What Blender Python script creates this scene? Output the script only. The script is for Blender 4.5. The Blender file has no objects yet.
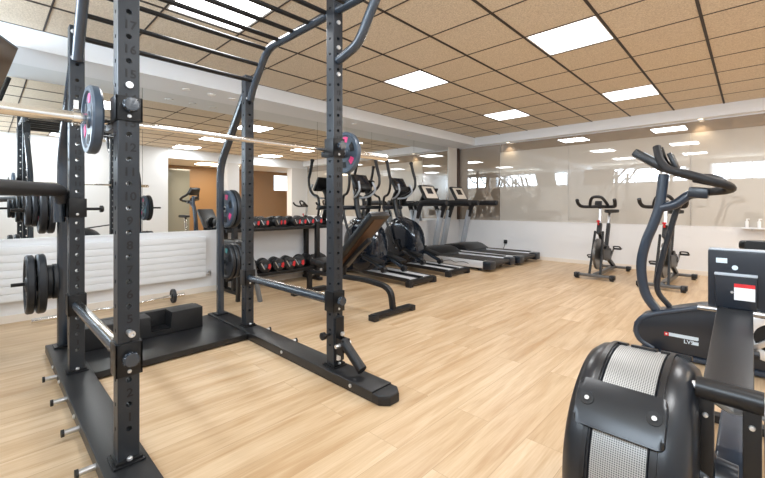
import bpy, bmesh, math, random
from mathutils import Vector, Matrix
random.seed(7)
S = bpy.context.scene
COL = S.collection
PI = math.pi
# ------------------------------------------------------------------ camera
CAMZ = 1.09; FPX = 383.5; YAW = 0.7573; PCX = 388.6; PCY = 205.8
cd = bpy.data.cameras.new('camera'); cam = bpy.data.objects.new('camera', cd); COL.objects.link(cam)
cam.location = (0, 0, CAMZ); cam.rotation_euler = (PI/2, 0, YAW)
cd.sensor_width = 36; cd.sensor_fit = 'HORIZONTAL'; cd.lens = FPX/765*36
cd.shift_x = (382.5-PCX)/765; cd.shift_y = -(239-PCY)/765
cd.clip_start = 0.02
S.camera = cam
# ------------------------------------------------------------------ world, exposure
W = bpy.data.worlds.new('world'); S.world = W; W.use_nodes = True
bg = W.node_tree.nodes['Background']; bg.inputs[0].default_value = (0.80, 0.90, 1.0, 1); bg.inputs[1].default_value = 5.0
S.view_settings.view_transform = 'Standard'; S.view_settings.look = 'None'
S.view_settings.gamma = 1; S.view_settings.use_curve_mapping = False
S.view_settings.exposure = -0.80
def area(name, loc, rot, sx, sy, power, col=(1, 1, 1)):
    l = bpy.data.lights.new(name, 'AREA'); l.shape = 'RECTANGLE'; l.size = sx; l.size_y = sy; l.energy = power; l.color = col
    o = bpy.data.objects.new(name, l); COL.objects.link(o); o.location = loc; o.rotation_euler = rot
    return o
PANEL_POWER = 31.0
# daylight entering through the high windows behind the camera and the glazing of the annex
area('window_daylight', (-3.1, -0.98, 2.2), (math.radians(92), 0, 0), 3.0, 0.5, 170, (0.74, 0.87, 1.0))
area('window_daylight', (0.05, -0.98, 2.2), (math.radians(92), 0, 0), 1.9, 0.5, 120, (0.74, 0.87, 1.0))
# ------------------------------------------------------------------ materials
def nt(name):
    m = bpy.data.materials.new(name); m.use_nodes = True
    return m, m.node_tree, m.node_tree.nodes['Principled BSDF']
def mat(name, col, rough=0.5, metal=0.0, bump=0.0, scale=200, emit=0, spec=0.5, coat=0.0, vary=0.0):
    m, t, b = nt(name)
    b.inputs['Base Color'].default_value = (*col, 1); b.inputs['Roughness'].default_value = rough
    b.inputs['Metallic'].default_value = metal; b.inputs['Specular IOR Level'].default_value = spec
    b.inputs['Coat Weight'].default_value = coat
    if emit:
        b.inputs['Emission Color'].default_value = (*col, 1); b.inputs['Emission Strength'].default_value = emit
    tc = t.nodes.new('ShaderNodeTexCoord'); n = t.nodes.new('ShaderNodeTexNoise'); n.inputs['Scale'].default_value = scale
    n.inputs['Detail'].default_value = 4
    t.links.new(tc.outputs['Object'], n.inputs['Vector'])
    if vary:
        mx = t.nodes.new('ShaderNodeMix'); mx.data_type = 'RGBA'
        mx.inputs['A'].default_value = (*[c*(1-vary) for c in col], 1); mx.inputs['B'].default_value = (*[min(1, c*(1+vary)) for c in col], 1)
        t.links.new(n.outputs['Fac'], mx.inputs['Factor']); t.links.new(mx.outputs['Result'], b.inputs['Base Color'])
    if bump:
        bp = t.nodes.new('ShaderNodeBump'); bp.inputs['Strength'].default_value = bump; bp.inputs['Distance'].default_value = 0.002
        t.links.new(n.outputs['Fac'], bp.inputs['Height']); t.links.new(bp.outputs['Normal'], b.inputs['Normal'])
    return m
M = {}
M['wall'] = mat('white_wall_paint', (0.76, 0.765, 0.775), 0.75, bump=0.05, scale=80)
M['wall_warm'] = mat('warm_white_paint', (0.78, 0.75, 0.70), 0.75, bump=0.05, scale=80)
M['beam'] = mat('beam_paint', (0.86, 0.90, 0.95), 0.6)
M['rack'] = mat('anthracite_powder_coat', (0.022, 0.026, 0.032), 0.36, bump=0.05, scale=900, spec=0.4)
M['rackdk'] = mat('black_powder_coat', (0.007, 0.0075, 0.009), 0.38, bump=0.05, scale=900, spec=0.4)
M['tube'] = mat('slate_tube_coat', (0.028, 0.038, 0.052), 0.26, bump=0.03, scale=900, spec=0.8)
M['rubber'] = mat('black_rubber', (0.009, 0.0095, 0.011), 0.5, bump=0.12, scale=400)
M['mattop'] = mat('black_mat_top', (0.012, 0.0125, 0.014), 0.36, bump=0.08, scale=500, vary=0.2)
M['plate'] = mat('plate_rubber', (0.014, 0.017, 0.022), 0.42, bump=0.05, scale=300)
M['platein'] = mat('plate_disc_grey', (0.06, 0.085, 0.12), 0.3)
M['chrome'] = mat('chrome', (0.78, 0.77, 0.75), 0.16, metal=1)
M['steel'] = mat('brushed_steel', (0.62, 0.63, 0.65), 0.3, metal=1, bump=0.05, scale=600)
M['bolt'] = mat('zinc_bolt', (0.75, 0.76, 0.78), 0.3, metal=0.8)
M['black'] = mat('black_plastic', (0.007, 0.0075, 0.009), 0.35)
M['gloss'] = mat('gloss_black_plastic', (0.010, 0.014, 0.022), 0.14, coat=0.5)
M['grip'] = mat('foam_grip', (0.010, 0.0105, 0.013), 0.55, bump=0.15, scale=600)
M['blueblk'] = mat('blue_black_plastic', (0.009, 0.013, 0.021), 0.28, bump=0.03, scale=300, spec=0.6)
M['bikeframe'] = mat('bike_frame_paint', (0.018, 0.032, 0.056), 0.28, spec=0.7)
M['greyup'] = mat('grey_upright_paint', (0.42, 0.46, 0.51), 0.4, metal=0.2)
M['silver'] = mat('silver_rail', (0.78, 0.80, 0.83), 0.3, metal=0.35)
M['belt'] = mat('running_belt', (0.03, 0.027, 0.025), 0.55, bump=0.1, scale=500)
M['red'] = mat('red_mark', (0.62, 0.025, 0.03), 0.45)
M['pink'] = mat('pink_mark', (0.80, 0.06, 0.22), 0.45)
M['teal'] = mat('teal_mark', (0.05, 0.35, 0.35), 0.45)
M['white'] = mat('white_plastic', (0.80, 0.81, 0.82), 0.4)
M['radiator'] = mat('radiator_enamel', (0.77, 0.79, 0.81), 0.35)
M['skirt'] = mat('skirting_paint', (0.78, 0.72, 0.64), 0.5)
M['woodtrim'] = mat('brown_door_trim', (0.06, 0.032, 0.02), 0.5, vary=0.2, scale=20)
M['ply'] = mat('bench_plywood', (0.075, 0.034, 0.016), 0.5, vary=0.15, scale=40)
M['vinyl'] = mat('bench_vinyl', (0.008, 0.009, 0.011), 0.35, bump=0.06, scale=300)
M['screen'] = mat('dark_screen', (0.02, 0.02, 0.025), 0.12, coat=0.4)
M['tvscreen'] = mat('brown_glass_screen', (0.10, 0.07, 0.05), 0.1, coat=0.3)
M['label'] = mat('pale_sticker', (0.62, 0.72, 0.80), 0.5)
M['darksteel'] = mat('dark_brushed_steel', (0.16, 0.155, 0.15), 0.35, metal=0.8)
M['fanblack'] = mat('fan_housing_plastic', (0.010, 0.012, 0.016), 0.28, spec=0.55)
M['legsteel'] = mat('mid_grey_steel', (0.16, 0.17, 0.18), 0.4)
M['mark'] = mat('black_number_paint', (0.003, 0.003, 0.004), 0.6)
M['door'] = mat('grey_glass_door', (0.20, 0.21, 0.19), 0.12, coat=0.3)
M['ceil2'] = mat('annex_plaster', (0.72, 0.70, 0.66), 0.8)
M['downlight'] = mat('downlight_glow', (1.0, 0.86, 0.66), 0.5, emit=14)
M['panel'] = mat('led_panel_glow', (0.97, 0.98, 1.0), 0.5, emit=6)
M['ring'] = mat('white_trim_ring', (0.85, 0.85, 0.84), 0.4)
# mirror
m, t, b = nt('mirror_glass'); b.inputs['Metallic'].default_value = 1; b.inputs['Roughness'].default_value = 0.0
b.inputs['Base Color'].default_value = (0.86, 0.88, 0.87, 1); M['mirror'] = m
# glossy back-painted glass
def glassy(name, col, r, refl):
    m, t, b = nt(name); b.inputs['Base Color'].default_value = (*col, 1); b.inputs['Roughness'].default_value = 0.6
    g = t.nodes.new('ShaderNodeBsdfGlossy'); g.inputs['Roughness'].default_value = r; g.inputs['Color'].default_value = (1, 1, 1, 1)
    lw = t.nodes.new('ShaderNodeLayerWeight'); lw.inputs['Blend'].default_value = 0.25
    mr = t.nodes.new('ShaderNodeMapRange'); mr.inputs['To Min'].default_value = refl; mr.inputs['To Max'].default_value = 0.95
    mx = t.nodes.new('ShaderNodeMixShader'); out = t.nodes['Material Output']
    t.links.new(lw.outputs['Fresnel'], mr.inputs['Value']); t.links.new(mr.outputs['Result'], mx.inputs['Fac'])
    t.links.new(b.outputs[0], mx.inputs[1]); t.links.new(g.outputs[0], mx.inputs[2]); t.links.new(mx.outputs[0], out.inputs[0])
    return m
M['backglass'] = glassy('beige_backpainted_glass', (0.52, 0.485, 0.43), 0.02, 0.14)
M['clearglass'] = glassy('dark_clear_glass', (0.27, 0.215, 0.16), 0.01, 0.25)
# floor: oak planks running along Y
def floor_mat():
    m, t, b = nt('light_oak_planks'); L = t.links.new; N = t.nodes.new
    tc = N('ShaderNodeTexCoord'); mp = N('ShaderNodeMapping'); mp.inputs['Rotation'].default_value = (0, 0, PI/2)
    L(tc.outputs['Object'], mp.inputs['Vector'])
    br = N('ShaderNodeTexBrick'); br.offset = 0.37; br.inputs['Scale'].default_value = 1
    br.inputs['Brick Width'].default_value = 1.28; br.inputs['Row Height'].default_value = 0.192
    br.inputs['Mortar Size'].default_value = 0.0012; br.inputs['Mortar Smooth'].default_value = 0.3
    br.inputs['Color1'].default_value = (0, 0, 0, 1); br.inputs['Color2'].default_value = (1, 1, 1, 1); br.inputs['Mortar'].default_value = (0.5, 0.5, 0.5, 1)
    L(mp.outputs[0], br.inputs['Vector'])
    r1 = N('ShaderNodeValToRGB'); e = r1.color_ramp.elements
    e[0].color = (0.54, 0.395, 0.245, 1); e[1].color = (0.63, 0.485, 0.325, 1)
    L(br.outputs['Color'], r1.inputs[0])
    # grain, shifted plank by plank
    add = N('ShaderNodeVectorMath'); add.operation = 'MULTIPLY_ADD'; add.inputs[1].default_value = (7.3, 3.1, 0); 
    L(br.outputs['Color'], add.inputs[0]); L(mp.outputs[0], add.inputs[2])
    mp2 = N('ShaderNodeMapping'); mp2.inputs['Scale'].default_value = (1.1, 13, 1); L(add.outputs[0], mp2.inputs['Vector'])
    n1 = N('ShaderNodeTexNoise'); n1.inputs['Scale'].default_value = 1.3; n1.inputs['Detail'].default_value = 6; n1.inputs['Distortion'].default_value = 0.6
    L(mp2.outputs[0], n1.inputs['Vector'])
    r2 = N('ShaderNodeValToRGB'); e = r2.color_ramp.elements
    e[0].position = 0.30; e[0].color = (0.80, 0.69, 0.57, 1); e[1].position = 0.62; e[1].color = (1.06, 1.05, 1.04, 1)
    L(n1.outputs['Fac'], r2.inputs[0])
    mp3 = N('ShaderNodeMapping'); mp3.inputs['Scale'].default_value = (3, 70, 1); L(add.outputs[0], mp3.inputs['Vector'])
    n2 = N('ShaderNodeTexNoise'); n2.inputs['Scale'].default_value = 2; n2.inputs['Detail'].default_value = 3; L(mp3.outputs[0], n2.inputs['Vector'])
    r3 = N('ShaderNodeValToRGB'); e = r3.color_ramp.elements; e[0].position = .3; e[0].color = (.9, .87, .83, 1); e[1].position = .6; e[1].color = (1, 1, 1, 1)
    L(n2.outputs['Fac'], r3.inputs[0])
    a = N('ShaderNodeMix'); a.data_type = 'RGBA'; a.blend_type = 'MULTIPLY'; a.inputs['Factor'].default_value = 1
    L(r1.outputs[0], a.inputs['A']); L(r2.outputs[0], a.inputs['B'])
    c = N('ShaderNodeMix'); c.data_type = 'RGBA'; c.blend_type = 'MULTIPLY'; c.inputs['Factor'].default_value = 1
    L(a.outputs['Result'], c.inputs['A']); L(r3.outputs[0], c.inputs['B'])
    d = N('ShaderNodeMix'); d.data_type = 'RGBA'; d.inputs['B'].default_value = (0.30, 0.19, 0.10, 1)
    fm = N('ShaderNodeMath'); fm.operation = 'MULTIPLY'; fm.inputs[1].default_value = 0.7; L(br.outputs['Fac'], fm.inputs[0])
    L(fm.outputs[0], d.inputs['Factor']); L(c.outputs['Result'], d.inputs['A']); L(d.outputs['Result'], b.inputs['Base Color'])
    b.inputs['Roughness'].default_value = 0.36; b.inputs['Specular IOR Level'].default_value = 0.45
    return m
M['floor'] = floor_mat()
CX0, CY0, TILE = -2.092, 2.762, 0.6
def ceil_mat():
    m, t, b = nt('wood_fibre_ceiling_tiles'); L = t.links.new; N = t.nodes.new
    tc = N('ShaderNodeTexCoord')
    n = N('ShaderNodeTexNoise'); n.inputs['Scale'].default_value = 90; n.inputs['Detail'].default_value = 5; n.inputs['Roughness'].default_value = .7
    L(tc.outputs['Object'], n.inputs['Vector'])
    r = N('ShaderNodeValToRGB'); e = r.color_ramp.elements; e[0].position = .3; e[0].color = (0.50, 0.415, 0.31, 1); e[1].position = .66; e[1].color = (0.86, 0.755, 0.61, 1)
    L(n.outputs['Fac'], r.inputs[0]); L(r.outputs[0], b.inputs['Base Color']); b.inputs['Roughness'].default_value = .85
    bp = N('ShaderNodeBump'); bp.inputs['Strength'].default_value = .3; bp.inputs['Distance'].default_value = .003
    L(n.outputs['Fac'], bp.inputs['Height']); L(bp.outputs[0], b.inputs['Normal'])
    return m
M['tile'] = ceil_mat()
M['grid'] = mat('dark_ceiling_grid', (0.035, 0.025, 0.02), 0.6)
# wood panelling of the annex
m, t, b = nt('warm_wood_panelling'); tc = t.nodes.new('ShaderNodeTexCoord'); br = t.nodes.new('ShaderNodeTexBrick')
mp = t.nodes.new('ShaderNodeMapping'); mp.inputs['Rotation'].default_value = (PI/2, 0, PI/2)
br.inputs['Scale'].default_value = 1; br.inputs['Brick Width'].default_value = 1.2; br.inputs['Row Height'].default_value = .6; br.inputs['Mortar Size'].default_value = .004
br.inputs['Color1'].default_value = (.68, .45, .24, 1); br.inputs['Color2'].default_value = (.74, .50, .28, 1); br.inputs['Mortar'].default_value = (.25, .14, .06, 1)
t.links.new(tc.outputs['Object'], mp.inputs[0]); t.links.new(mp.outputs[0], br.inputs['Vector']); t.links.new(br.outputs['Color'], b.inputs['Base Color']); M['woodpanel'] = m
# perforated mesh (fan cage)
m, t, b = nt('perforated_steel'); L = t.links.new; N = t.nodes.new
tc = N('ShaderNodeTexCoord'); v = N('ShaderNodeTexVoronoi'); v.inputs['Scale'].default_value = 190; v.inputs['Randomness'].default_value = 0
L(tc.outputs['UV'], v.inputs['Vector']); r = N('ShaderNodeValToRGB'); r.color_ramp.interpolation = 'LINEAR'
e = r.color_ramp.elements; e[0].position = .24; e[0].color = (.08, .08, .08, 1); e[1].position = .42; e[1].color = (.42, .415, .40, 1)
L(v.outputs['Distance'], r.inputs[0]); L(r.outputs[0], b.inputs['Base Color']); b.inputs['Metallic'].default_value = .35; b.inputs['Roughness'].default_value = .4; M['mesh'] = m

# ------------------------------------------------------------------ mesh helpers
def V(*a): return Vector(a)
def box(bm, c, s, rot=None, bev=0.0):
    r = bmesh.ops.create_cube(bm, size=1); vs = r['verts']
    bmesh.ops.scale(bm, vec=s, verts=vs)
    if bev:
        es = list({e for v in vs for e in v.link_edges})
        rr = bmesh.ops.bevel(bm, geom=es, offset=bev, segments=2, affect='EDGES', profile=.6)
        vs = list({v for f in rr['faces'] for v in f.verts} | {v for v in vs if v.is_valid})
    m_ = Matrix.Translation(Vector(c)) @ (rot.to_4x4() if rot else Matrix.Identity(4))
    bmesh.ops.transform(bm, matrix=m_, verts=vs)
    return vs
def bx(bm, x0, x1, y0, y1, z0, z1, bev=0.0):
    return box(bm, ((x0+x1)/2, (y0+y1)/2, (z0+z1)/2), (abs(x1-x0), abs(y1-y0), abs(z1-z0)), None, bev)
def frame_of(d):
    d = d.normalized(); u = Vector((0, 0, 1)) if abs(d.z) < .9 else Vector((0, 1, 0))
    a = d.cross(u).normalized(); return a, a.cross(d).normalized() * 1.0
def rbar(bm, p0, p1, w, h, bev=0.0):
    """box bar from p0 to p1; w = horizontal width, h = the other width"""
    p0 = Vector(p0); p1 = Vector(p1); d = p1-p0; L = d.length; d.normalize()
    a, b = frame_of(d); R = Matrix((d, a, b)).transposed()
    if R.determinant() < 0: R = Matrix((d, -a, b)).transposed()
    return box(bm, (p0+p1)/2, (L, w, h), R, bev)
def smooth_path(pts, n=6):
    pts = [Vector(p) for p in pts]
    if len(pts) < 3: return pts
    out = []
    P = [pts[0]*2-pts[1]] + pts + [pts[-1]*2-pts[-2]]
    for i in range(1, len(P)-2):
        for k in range(n):
            t_ = k/n; a, b_, c, d = P[i-1], P[i], P[i+1], P[i+2]
            out.append(.5*((2*b_)+(-a+c)*t_+(2*a-5*b_+4*c-d)*t_*t_+(-a+3*b_-3*c+d)*t_**3))
    out.append(pts[-1]); return out
def fillet(pts, rad, n=5):
    pts = [Vector(p) for p in pts]; out = [pts[0]]
    for i in range(1, len(pts)-1):
        a, b_, c = pts[i-1], pts[i], pts[i+1]; r1 = min(rad, (a-b_).length*.45); r2 = min(rad, (c-b_).length*.45)
        s = b_+(a-b_).normalized()*r1; e_ = b_+(c-b_).normalized()*r2
        for k in range(n+1):
            t_ = k/n; out.append(s*(1-t_)**2+b_*2*t_*(1-t_)+e_*t_*t_)
    out.append(pts[-1]); return out
def tube(bm, pts, r, seg=10, cap=True, sx=1.0, sq=0):
    """sweep a round (or squarish) section along pts; r may be a list"""
    pts = [Vector(p) for p in pts]; n = len(pts); rs = r if isinstance(r, (list, tuple)) else [r]*n
    rings = []; T0 = (pts[1]-pts[0]).normalized(); a, b_ = frame_of(T0)
    for i, p in enumerate(pts):
        t_ = (pts[min(i+1, n-1)]-pts[max(i-1, 0)]).normalized()
        a = (a-t_*a.dot(t_)).normalized(); b_ = t_.cross(a)
        ring = []
        for k in range(seg):
            th = 2*PI*(k+.5)/seg; c, s = math.cos(th), math.sin(th)
            if sq:
                q = (abs(c)**sq+abs(s)**sq)**(-1/sq); c *= q; s *= q
            ring.append(bm.verts.new(p+a*(c*rs[i]*sx)+b_*(s*rs[i])))
        rings.append(ring)
    for i in range(n-1):
        for k in range(seg):
            bm.faces.new((rings[i][k], rings[i][(k+1) % seg], rings[i+1][(k+1) % seg], rings[i+1][k]))
    if cap:
        bm.faces.new(list(reversed(rings[0]))); bm.faces.new(rings[-1])
    return rings
def cyl(bm, p0, p1, r, seg=16, r2=None):
    return tube(bm, [p0, p1], [r, r if r2 is None else r2], seg)
def lathe(bm, c, axis, prof, seg=32, closed=False):
    """prof: list of (distance along axis, radius)"""
    c = Vector(c); ax = Vector(axis).normalized(); a, b_ = frame_of(ax); rings = []
    for (h_, r_) in prof:
        if r_ < 1e-6: rings.append([bm.verts.new(c+ax*h_)])
        else: rings.append([bm.verts.new(c+ax*h_+(a*math.cos(2*PI*k/seg)+b_*math.sin(2*PI*k/seg))*r_) for k in range(seg)])
    pr = list(zip(rings[:-1], rings[1:]))
    if closed: pr.append((rings[-1], rings[0]))
    for A, B in pr:
        if len(A) == 1 and len(B) == 1: continue
        for k in range(seg):
            if len(A) == 1: bm.faces.new((A[0], B[k], B[(k+1) % seg]))
            elif len(B) == 1: bm.faces.new((A[k], A[(k+1) % seg], B[0]))
            else: bm.faces.new((A[k], A[(k+1) % seg], B[(k+1) % seg], B[k]))
def prism(bm, poly, y0, y1, plane='XZ', bev=0.0):
    """extrude a polygon given in a plane between y0 and y1 along the third axis"""
    def mk(p, h_):
        if plane == 'XZ': return V(p[0], h_, p[1])
        if plane == 'YZ': return V(h_, p[0], p[1])
        return V(p[0], p[1], h_)
    A = [bm.verts.new(mk(p, y0)) for p in poly]; B = [bm.verts.new(mk(p, y1)) for p in poly]; n = len(poly)
    fs = [bm.faces.new(list(reversed(A))), bm.faces.new(B)]
    for i in range(n): fs.append(bm.faces.new((A[i], A[(i+1) % n], B[(i+1) % n], B[i])))
    if bev:
        es = list(set(fs[0].edges) | set(fs[1].edges)); bmesh.ops.bevel(bm, geom=es, offset=bev, segments=3, affect='EDGES', profile=.5)
def nb(): return bmesh.new()
def obj(name, bm, m, parent=None, local=False, smooth=True, label=None, ang=35):
    bmesh.ops.recalc_face_normals(bm, faces=bm.faces[:])
    if parent and not local:
        bmesh.ops.translate(bm, vec=-root_loc(parent), verts=bm.verts[:])
    me = bpy.data.meshes.new(name); bm.to_mesh(me); bm.free()
    me.materials.append(m if not isinstance(m, str) else M[m])
    if smooth:
        me.shade_smooth(); me.set_sharp_from_angle(angle=math.radians(ang))
    o = bpy.data.objects.new(name, me); COL.objects.link(o)
    if parent: o.parent = parent
    if label: o['label'] = label
    return o
def root_loc(p):
    v = Vector(p.location)
    while p.parent: p = p.parent; v += Vector(p.location)
    return v
def thing(name, label, cat, loc=(0, 0, 0), group=None):
    o = bpy.data.objects.new(name, None); COL.objects.link(o); o.location = loc; o.empty_display_size = .1
    o['label'] = label; o['category'] = cat
    if group: o['group'] = group
    return o
def tag(o, label, cat, group=None):
    o['label'] = label; o['category'] = cat
    if group: o['group'] = group
    return o
def single(name, bm, m, label, cat, group=None, **k):
    """a thing that is one mesh, its origin moved to its base"""
    xs = [v.co for v in bm.verts]; c = Vector((sum(v.x for v in xs)/len(xs), sum(v.y for v in xs)/len(xs), min(v.z for v in xs)))
    bmesh.ops.translate(bm, vec=-c, verts=bm.verts[:]); o = obj(name, bm, m, None, **k); o.location = c
    return tag(o, label, cat, group)
def struct(name, bm, m, **k):
    o = obj(name, bm, m, **k); o['kind'] = 'structure'; return o
def copy_tree(o, parent=None, label=None, loc=None, rot=None):
    c = o.copy(); COL.objects.link(c)
    if parent: c.parent = parent
    if label: c['label'] = label
    if loc is not None: c.location = loc
    if rot is not None: c.rotation_euler = rot
    for ch in list(o.children): copy_tree(ch, c)
    return c
def text_mesh(items, m_fn, name, m, parent, extrude=0.0006):
    """items: (string, size, matrix) -> one mesh of lettering"""
    bm = nb()
    for s_, size, mtx in items:
        cu = bpy.data.curves.new('t', 'FONT'); cu.body = s_; cu.size = size; cu.align_x = 'CENTER'; cu.align_y = 'CENTER'; cu.extrude = extrude; cu.resolution_u = 3; cu.offset = size*.022
        to = bpy.data.objects.new('t', cu); COL.objects.link(to)
        dg = bpy.context.evaluated_depsgraph_get(); me = bpy.data.meshes.new_from_object(to.evaluated_get(dg))
        me.transform(mtx); bm.from_mesh(me); bpy.data.objects.remove(to); bpy.data.curves.remove(cu); bpy.data.meshes.remove(me)
    return obj(name, bm, m, parent, smooth=False)
def mtx(loc, xdir, ydir):
    x = Vector(xdir).normalized(); y = Vector(ydir).normalized(); z = x.cross(y)
    R = Matrix((x, y, z)).transposed().to_4x4(); return Matrix.Translation(Vector(loc)) @ R

# ================================================================== THE ROOM
CEIL = 2.614; BEAMZ = 2.438; XM = -5.05; YB = 7.75; XR = 1.1; YR = -0.85; XC = CX0-4*TILE; YC = CY0+8*TILE; MZ = 0.777
AX = 3.6; AY0, AY1 = 2.6, 9.0
bm = nb(); bx(bm, XM-.1, AX+.1, YR-.1, AY1+.1, -.1, 0); struct('floor', bm, 'floor')
# ceiling: tiles with the light cells left open
panels = [(i, j) for i in (-6, -2, 1, 5) for j in (-2, 1, 4)]
# light cells (row i -> Y, column j -> X) measured: rows 1.5 and 5.5 (cells 1 and 5), columns -1.5 and 1.5
cells = {(1, -2), (1, 1), (5, -2), (5, 1), (-3, -2), (-3, 1), (1, 4), (5, 4), (-3, 4)}
bm = nb(); gbm = nb()
I0, I1 = -6, 8; J0, J1 = -4, 6
for i in range(I0, I1):
    for j in range(J0, J1):
        x0 = CX0+j*TILE; y0 = CY0+i*TILE; x1 = min(x0+TILE, XR)
        if x0 > XR-.05 or (i, j) in cells: continue
        y0c = max(y0, YR)
        if y0+TILE < YR+.05: continue
        bx(bm, x0+.004, x1-.004, y0c+.004, y0+TILE-.004, CEIL, CEIL+.015)
struct('ceiling', bm, 'tile', smooth=False)
for j in range(J0+1, J1):
    x = CX0+j*TILE
    if x < XR: bx(gbm, x-.011, x+.011, YR, YC, CEIL-.005, CEIL+.02)
for i in range(I0, I1):
    y = CY0+i*TILE
    if y > YR and i < I1: bx(gbm, XC, XR, y-.0065, y+.0065, CEIL-.003, CEIL+.02)
bx(gbm, XC, XC+.008, YR, YC, CEIL-.004, CEIL+.02)
struct('trim_1', gbm, 'grid', smooth=False)
bm = nb(); bx(bm, XM-.1, AX+.1, YR-.1, AY1+.1, CEIL+.10, CEIL+.14); struct('ceiling_slab', bm, 'beam')
names = {(1, -2): 'square ceiling light panel in mid picture, nearest one right of the rack', (1, 1): 'long looking ceiling light panel in the top right tiles, large and near',
         (5, -2): 'smallest far ceiling light panel near the back corner above the treadmills', (5, 1): 'far ceiling light panel at right just before the back beam',
         (-3, -2): 'large ceiling light panel above the monkey bars of the power rack', (-3, 1): 'ceiling light panel directly above the photographer',
         (1, 4): 'ceiling light panel over the right wall opening', (5, 4): 'ceiling light panel in the back right corner out of frame', (-3, 4): 'ceiling light panel behind the photographer at the right wall'}
for (i, j) in sorted(cells):
    x0 = CX0+j*TILE; y0 = CY0+i*TILE; x1 = min(x0+TILE, XR)
    t_ = thing('ceiling_light', names[(i, j)], 'ceiling light', ((x0+x1)/2, y0+TILE/2, CEIL-.002), 'recessed ceiling light panels')
    b_ = nb(); bx(b_, x0+.02, x1-.02, y0+.02, y0+TILE-.02, CEIL+.004, CEIL+.012); obj('diffuser', b_, 'panel', t_, smooth=False)
    b_ = nb()
    for a in ((x0+.005, x0+.022, y0+.005, y0+TILE-.005), (x1-.022, x1-.005, y0+.005, y0+TILE-.005), (x0+.02, x1-.02, y0+.005, y0+.022), (x0+.02, x1-.02, y0+TILE-.022, y0+TILE-.005)):
        bx(b_, *a, CEIL-.001, CEIL+.014)
    obj('frame', b_, 'ring', t_, smooth=False)
    l_ = area('panel_lamp', ((x0+x1)/2, y0+TILE/2, CEIL+.003), (0, 0, 0), x1-x0-.06, .54, PANEL_POWER, (0.98, 0.99, 1.0)); l_.parent = t_; l_.location = (0, 0, .003)
# beams
bm = nb(); bx(bm, XM-.1, XC, YR-.1, YC, BEAMZ, CEIL+.10); struct('beam_left', bm, 'beam', smooth=False)
bm = nb(); bx(bm, XM-.1, XR, YC, YB+.1, BEAMZ, CEIL+.10); struct('beam_back', bm, 'beam', smooth=False)
# thin silver strip under the back beam
bm = nb(); bx(bm, XM+.02, XR, YB-.02, YB, BEAMZ-.012, BEAMZ); struct('trim_2', bm, 'silver')
# walls
bm = nb(); bx(bm, XM-.12, XM-.012, YR-.1, YB+.1, 0, CEIL+.1); struct('wall_left', bm, 'wall')
bm = nb(); bx(bm, XM-.012, XM+.03, YR, YB, 0, MZ-.012); struct('wall_left_dado', bm, 'wall')
bm = nb(); bx(bm, XM-.12, AX+.1, YB+.012, YB+.12, 0, CEIL+.1) if False else bx(bm, XM-.12, XR+.12, YB+.012, YB+.12, 0, CEIL+.1); struct('wall_back', bm, 'wall')
GZ = 0.772
bm = nb(); bx(bm, XM, XR, YB-.02, YB+.012, 0, GZ-.012); struct('wall_back_dado', bm, 'wall')
# mirror panes with thin joints
k = 0
ys = [YR, .05, 1.25, 2.45, 3.68, 4.89, 6.10, 7.335]
for a, b_ in zip(ys[:-1], ys[1:]):
    k += 1; bm = nb(); bx(bm, XM-.010, XM, a+.002, b_-.002, MZ, BEAMZ); struct('mirror_pane_%d' % k, bm, 'mirror', smooth=False)
bm = nb(); bx(bm, XM-.011, XM-.002, YR, 7.335, MZ-.01, BEAMZ); struct('mirror_backing', bm, 'black', smooth=False)
bm = nb(); bx(bm, XM-.01, XM+.035, YR, 7.335, MZ-.014, MZ); struct('trim_3', bm, 'wall')
# back glass panes
for k, (a, b_) in enumerate(((-5.0, -3.98), (-3.97, -2.55), (-2.545, -.7), (-.695, XR))):
    bm = nb(); bx(bm, a, b_, YB-.008, YB, GZ, BEAMZ-.012 if k == 0 else 2.245); struct('glass_pane_%d' % (k+1), bm, 'clearglass' if k == 0 else 'backglass', smooth=False)
bm = nb(); bx(bm, -3.97, XR, YB-.007, YB, 2.247, BEAMZ-.012); struct('glass_strip', bm, 'clearglass', smooth=False)
bm = nb(); bx(bm, XM, XR, YB-.026, YB+.0, GZ-.014, GZ); struct('trim_4', bm, 'wall')
# corner pillar and brown door trim
bm = nb(); bx(bm, XM-.012, -5.03, 7.335, 7.66, 0, BEAMZ); struct('pillar', bm, 'wall_warm', smooth=False)
bm = nb(); bx(bm, XM-.012, -5.0, 7.66, YB-.008, GZ, BEAMZ); struct('trim_5', bm, 'woodtrim', smooth=False)
# skirting
bm = nb(); bx(bm, XM+.03, XM+.045, YR, YB-.03, 0, .07); struct('baseboard_left', bm, 'skirt')
bm = nb(); bx(bm, -5.0, XR, YB-.035, YB-.02, 0, .07); struct('baseboard_back', bm, 'skirt')
# rear wall with two high windows
wins = [(-4.7, -1.5), (-1.0, 1.05)]; WZ0, WZ1 = 1.93, 2.50
bm = nb(); bx(bm, XM-.1, XR+.1, YR-.12, YR, 0, WZ0); bx(bm, XM-.1, XR+.1, YR-.12, YR, WZ1, CEIL+.1)
xs = [XM-.1, wins[0][0], wins[0][1], wins[1][0], wins[1][1], XR+.1]
for a, b_ in ((xs[0], xs[1]), (xs[2], xs[3]), (xs[4], xs[5])): bx(bm, a, b_, YR-.12, YR, WZ0, WZ1)
struct('wall_rear', bm, 'wall', smooth=False)
for k, (a, b_) in enumerate(wins):
    bm = nb(); w = .03
    bx(bm, a, b_, YR-.06, YR-.02, WZ0, WZ0+w); bx(bm, a, b_, YR-.06, YR-.02, WZ1-w, WZ1)
    n_ = 6 if k == 0 else 4
    for q in range(n_+1):
        x = a+(b_-a-w)*q/n_; bx(bm, x, x+w, YR-.06, YR-.02, WZ0, WZ1)
    struct('window_%d' % (k+1), bm, 'greyup', smooth=False)
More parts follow.
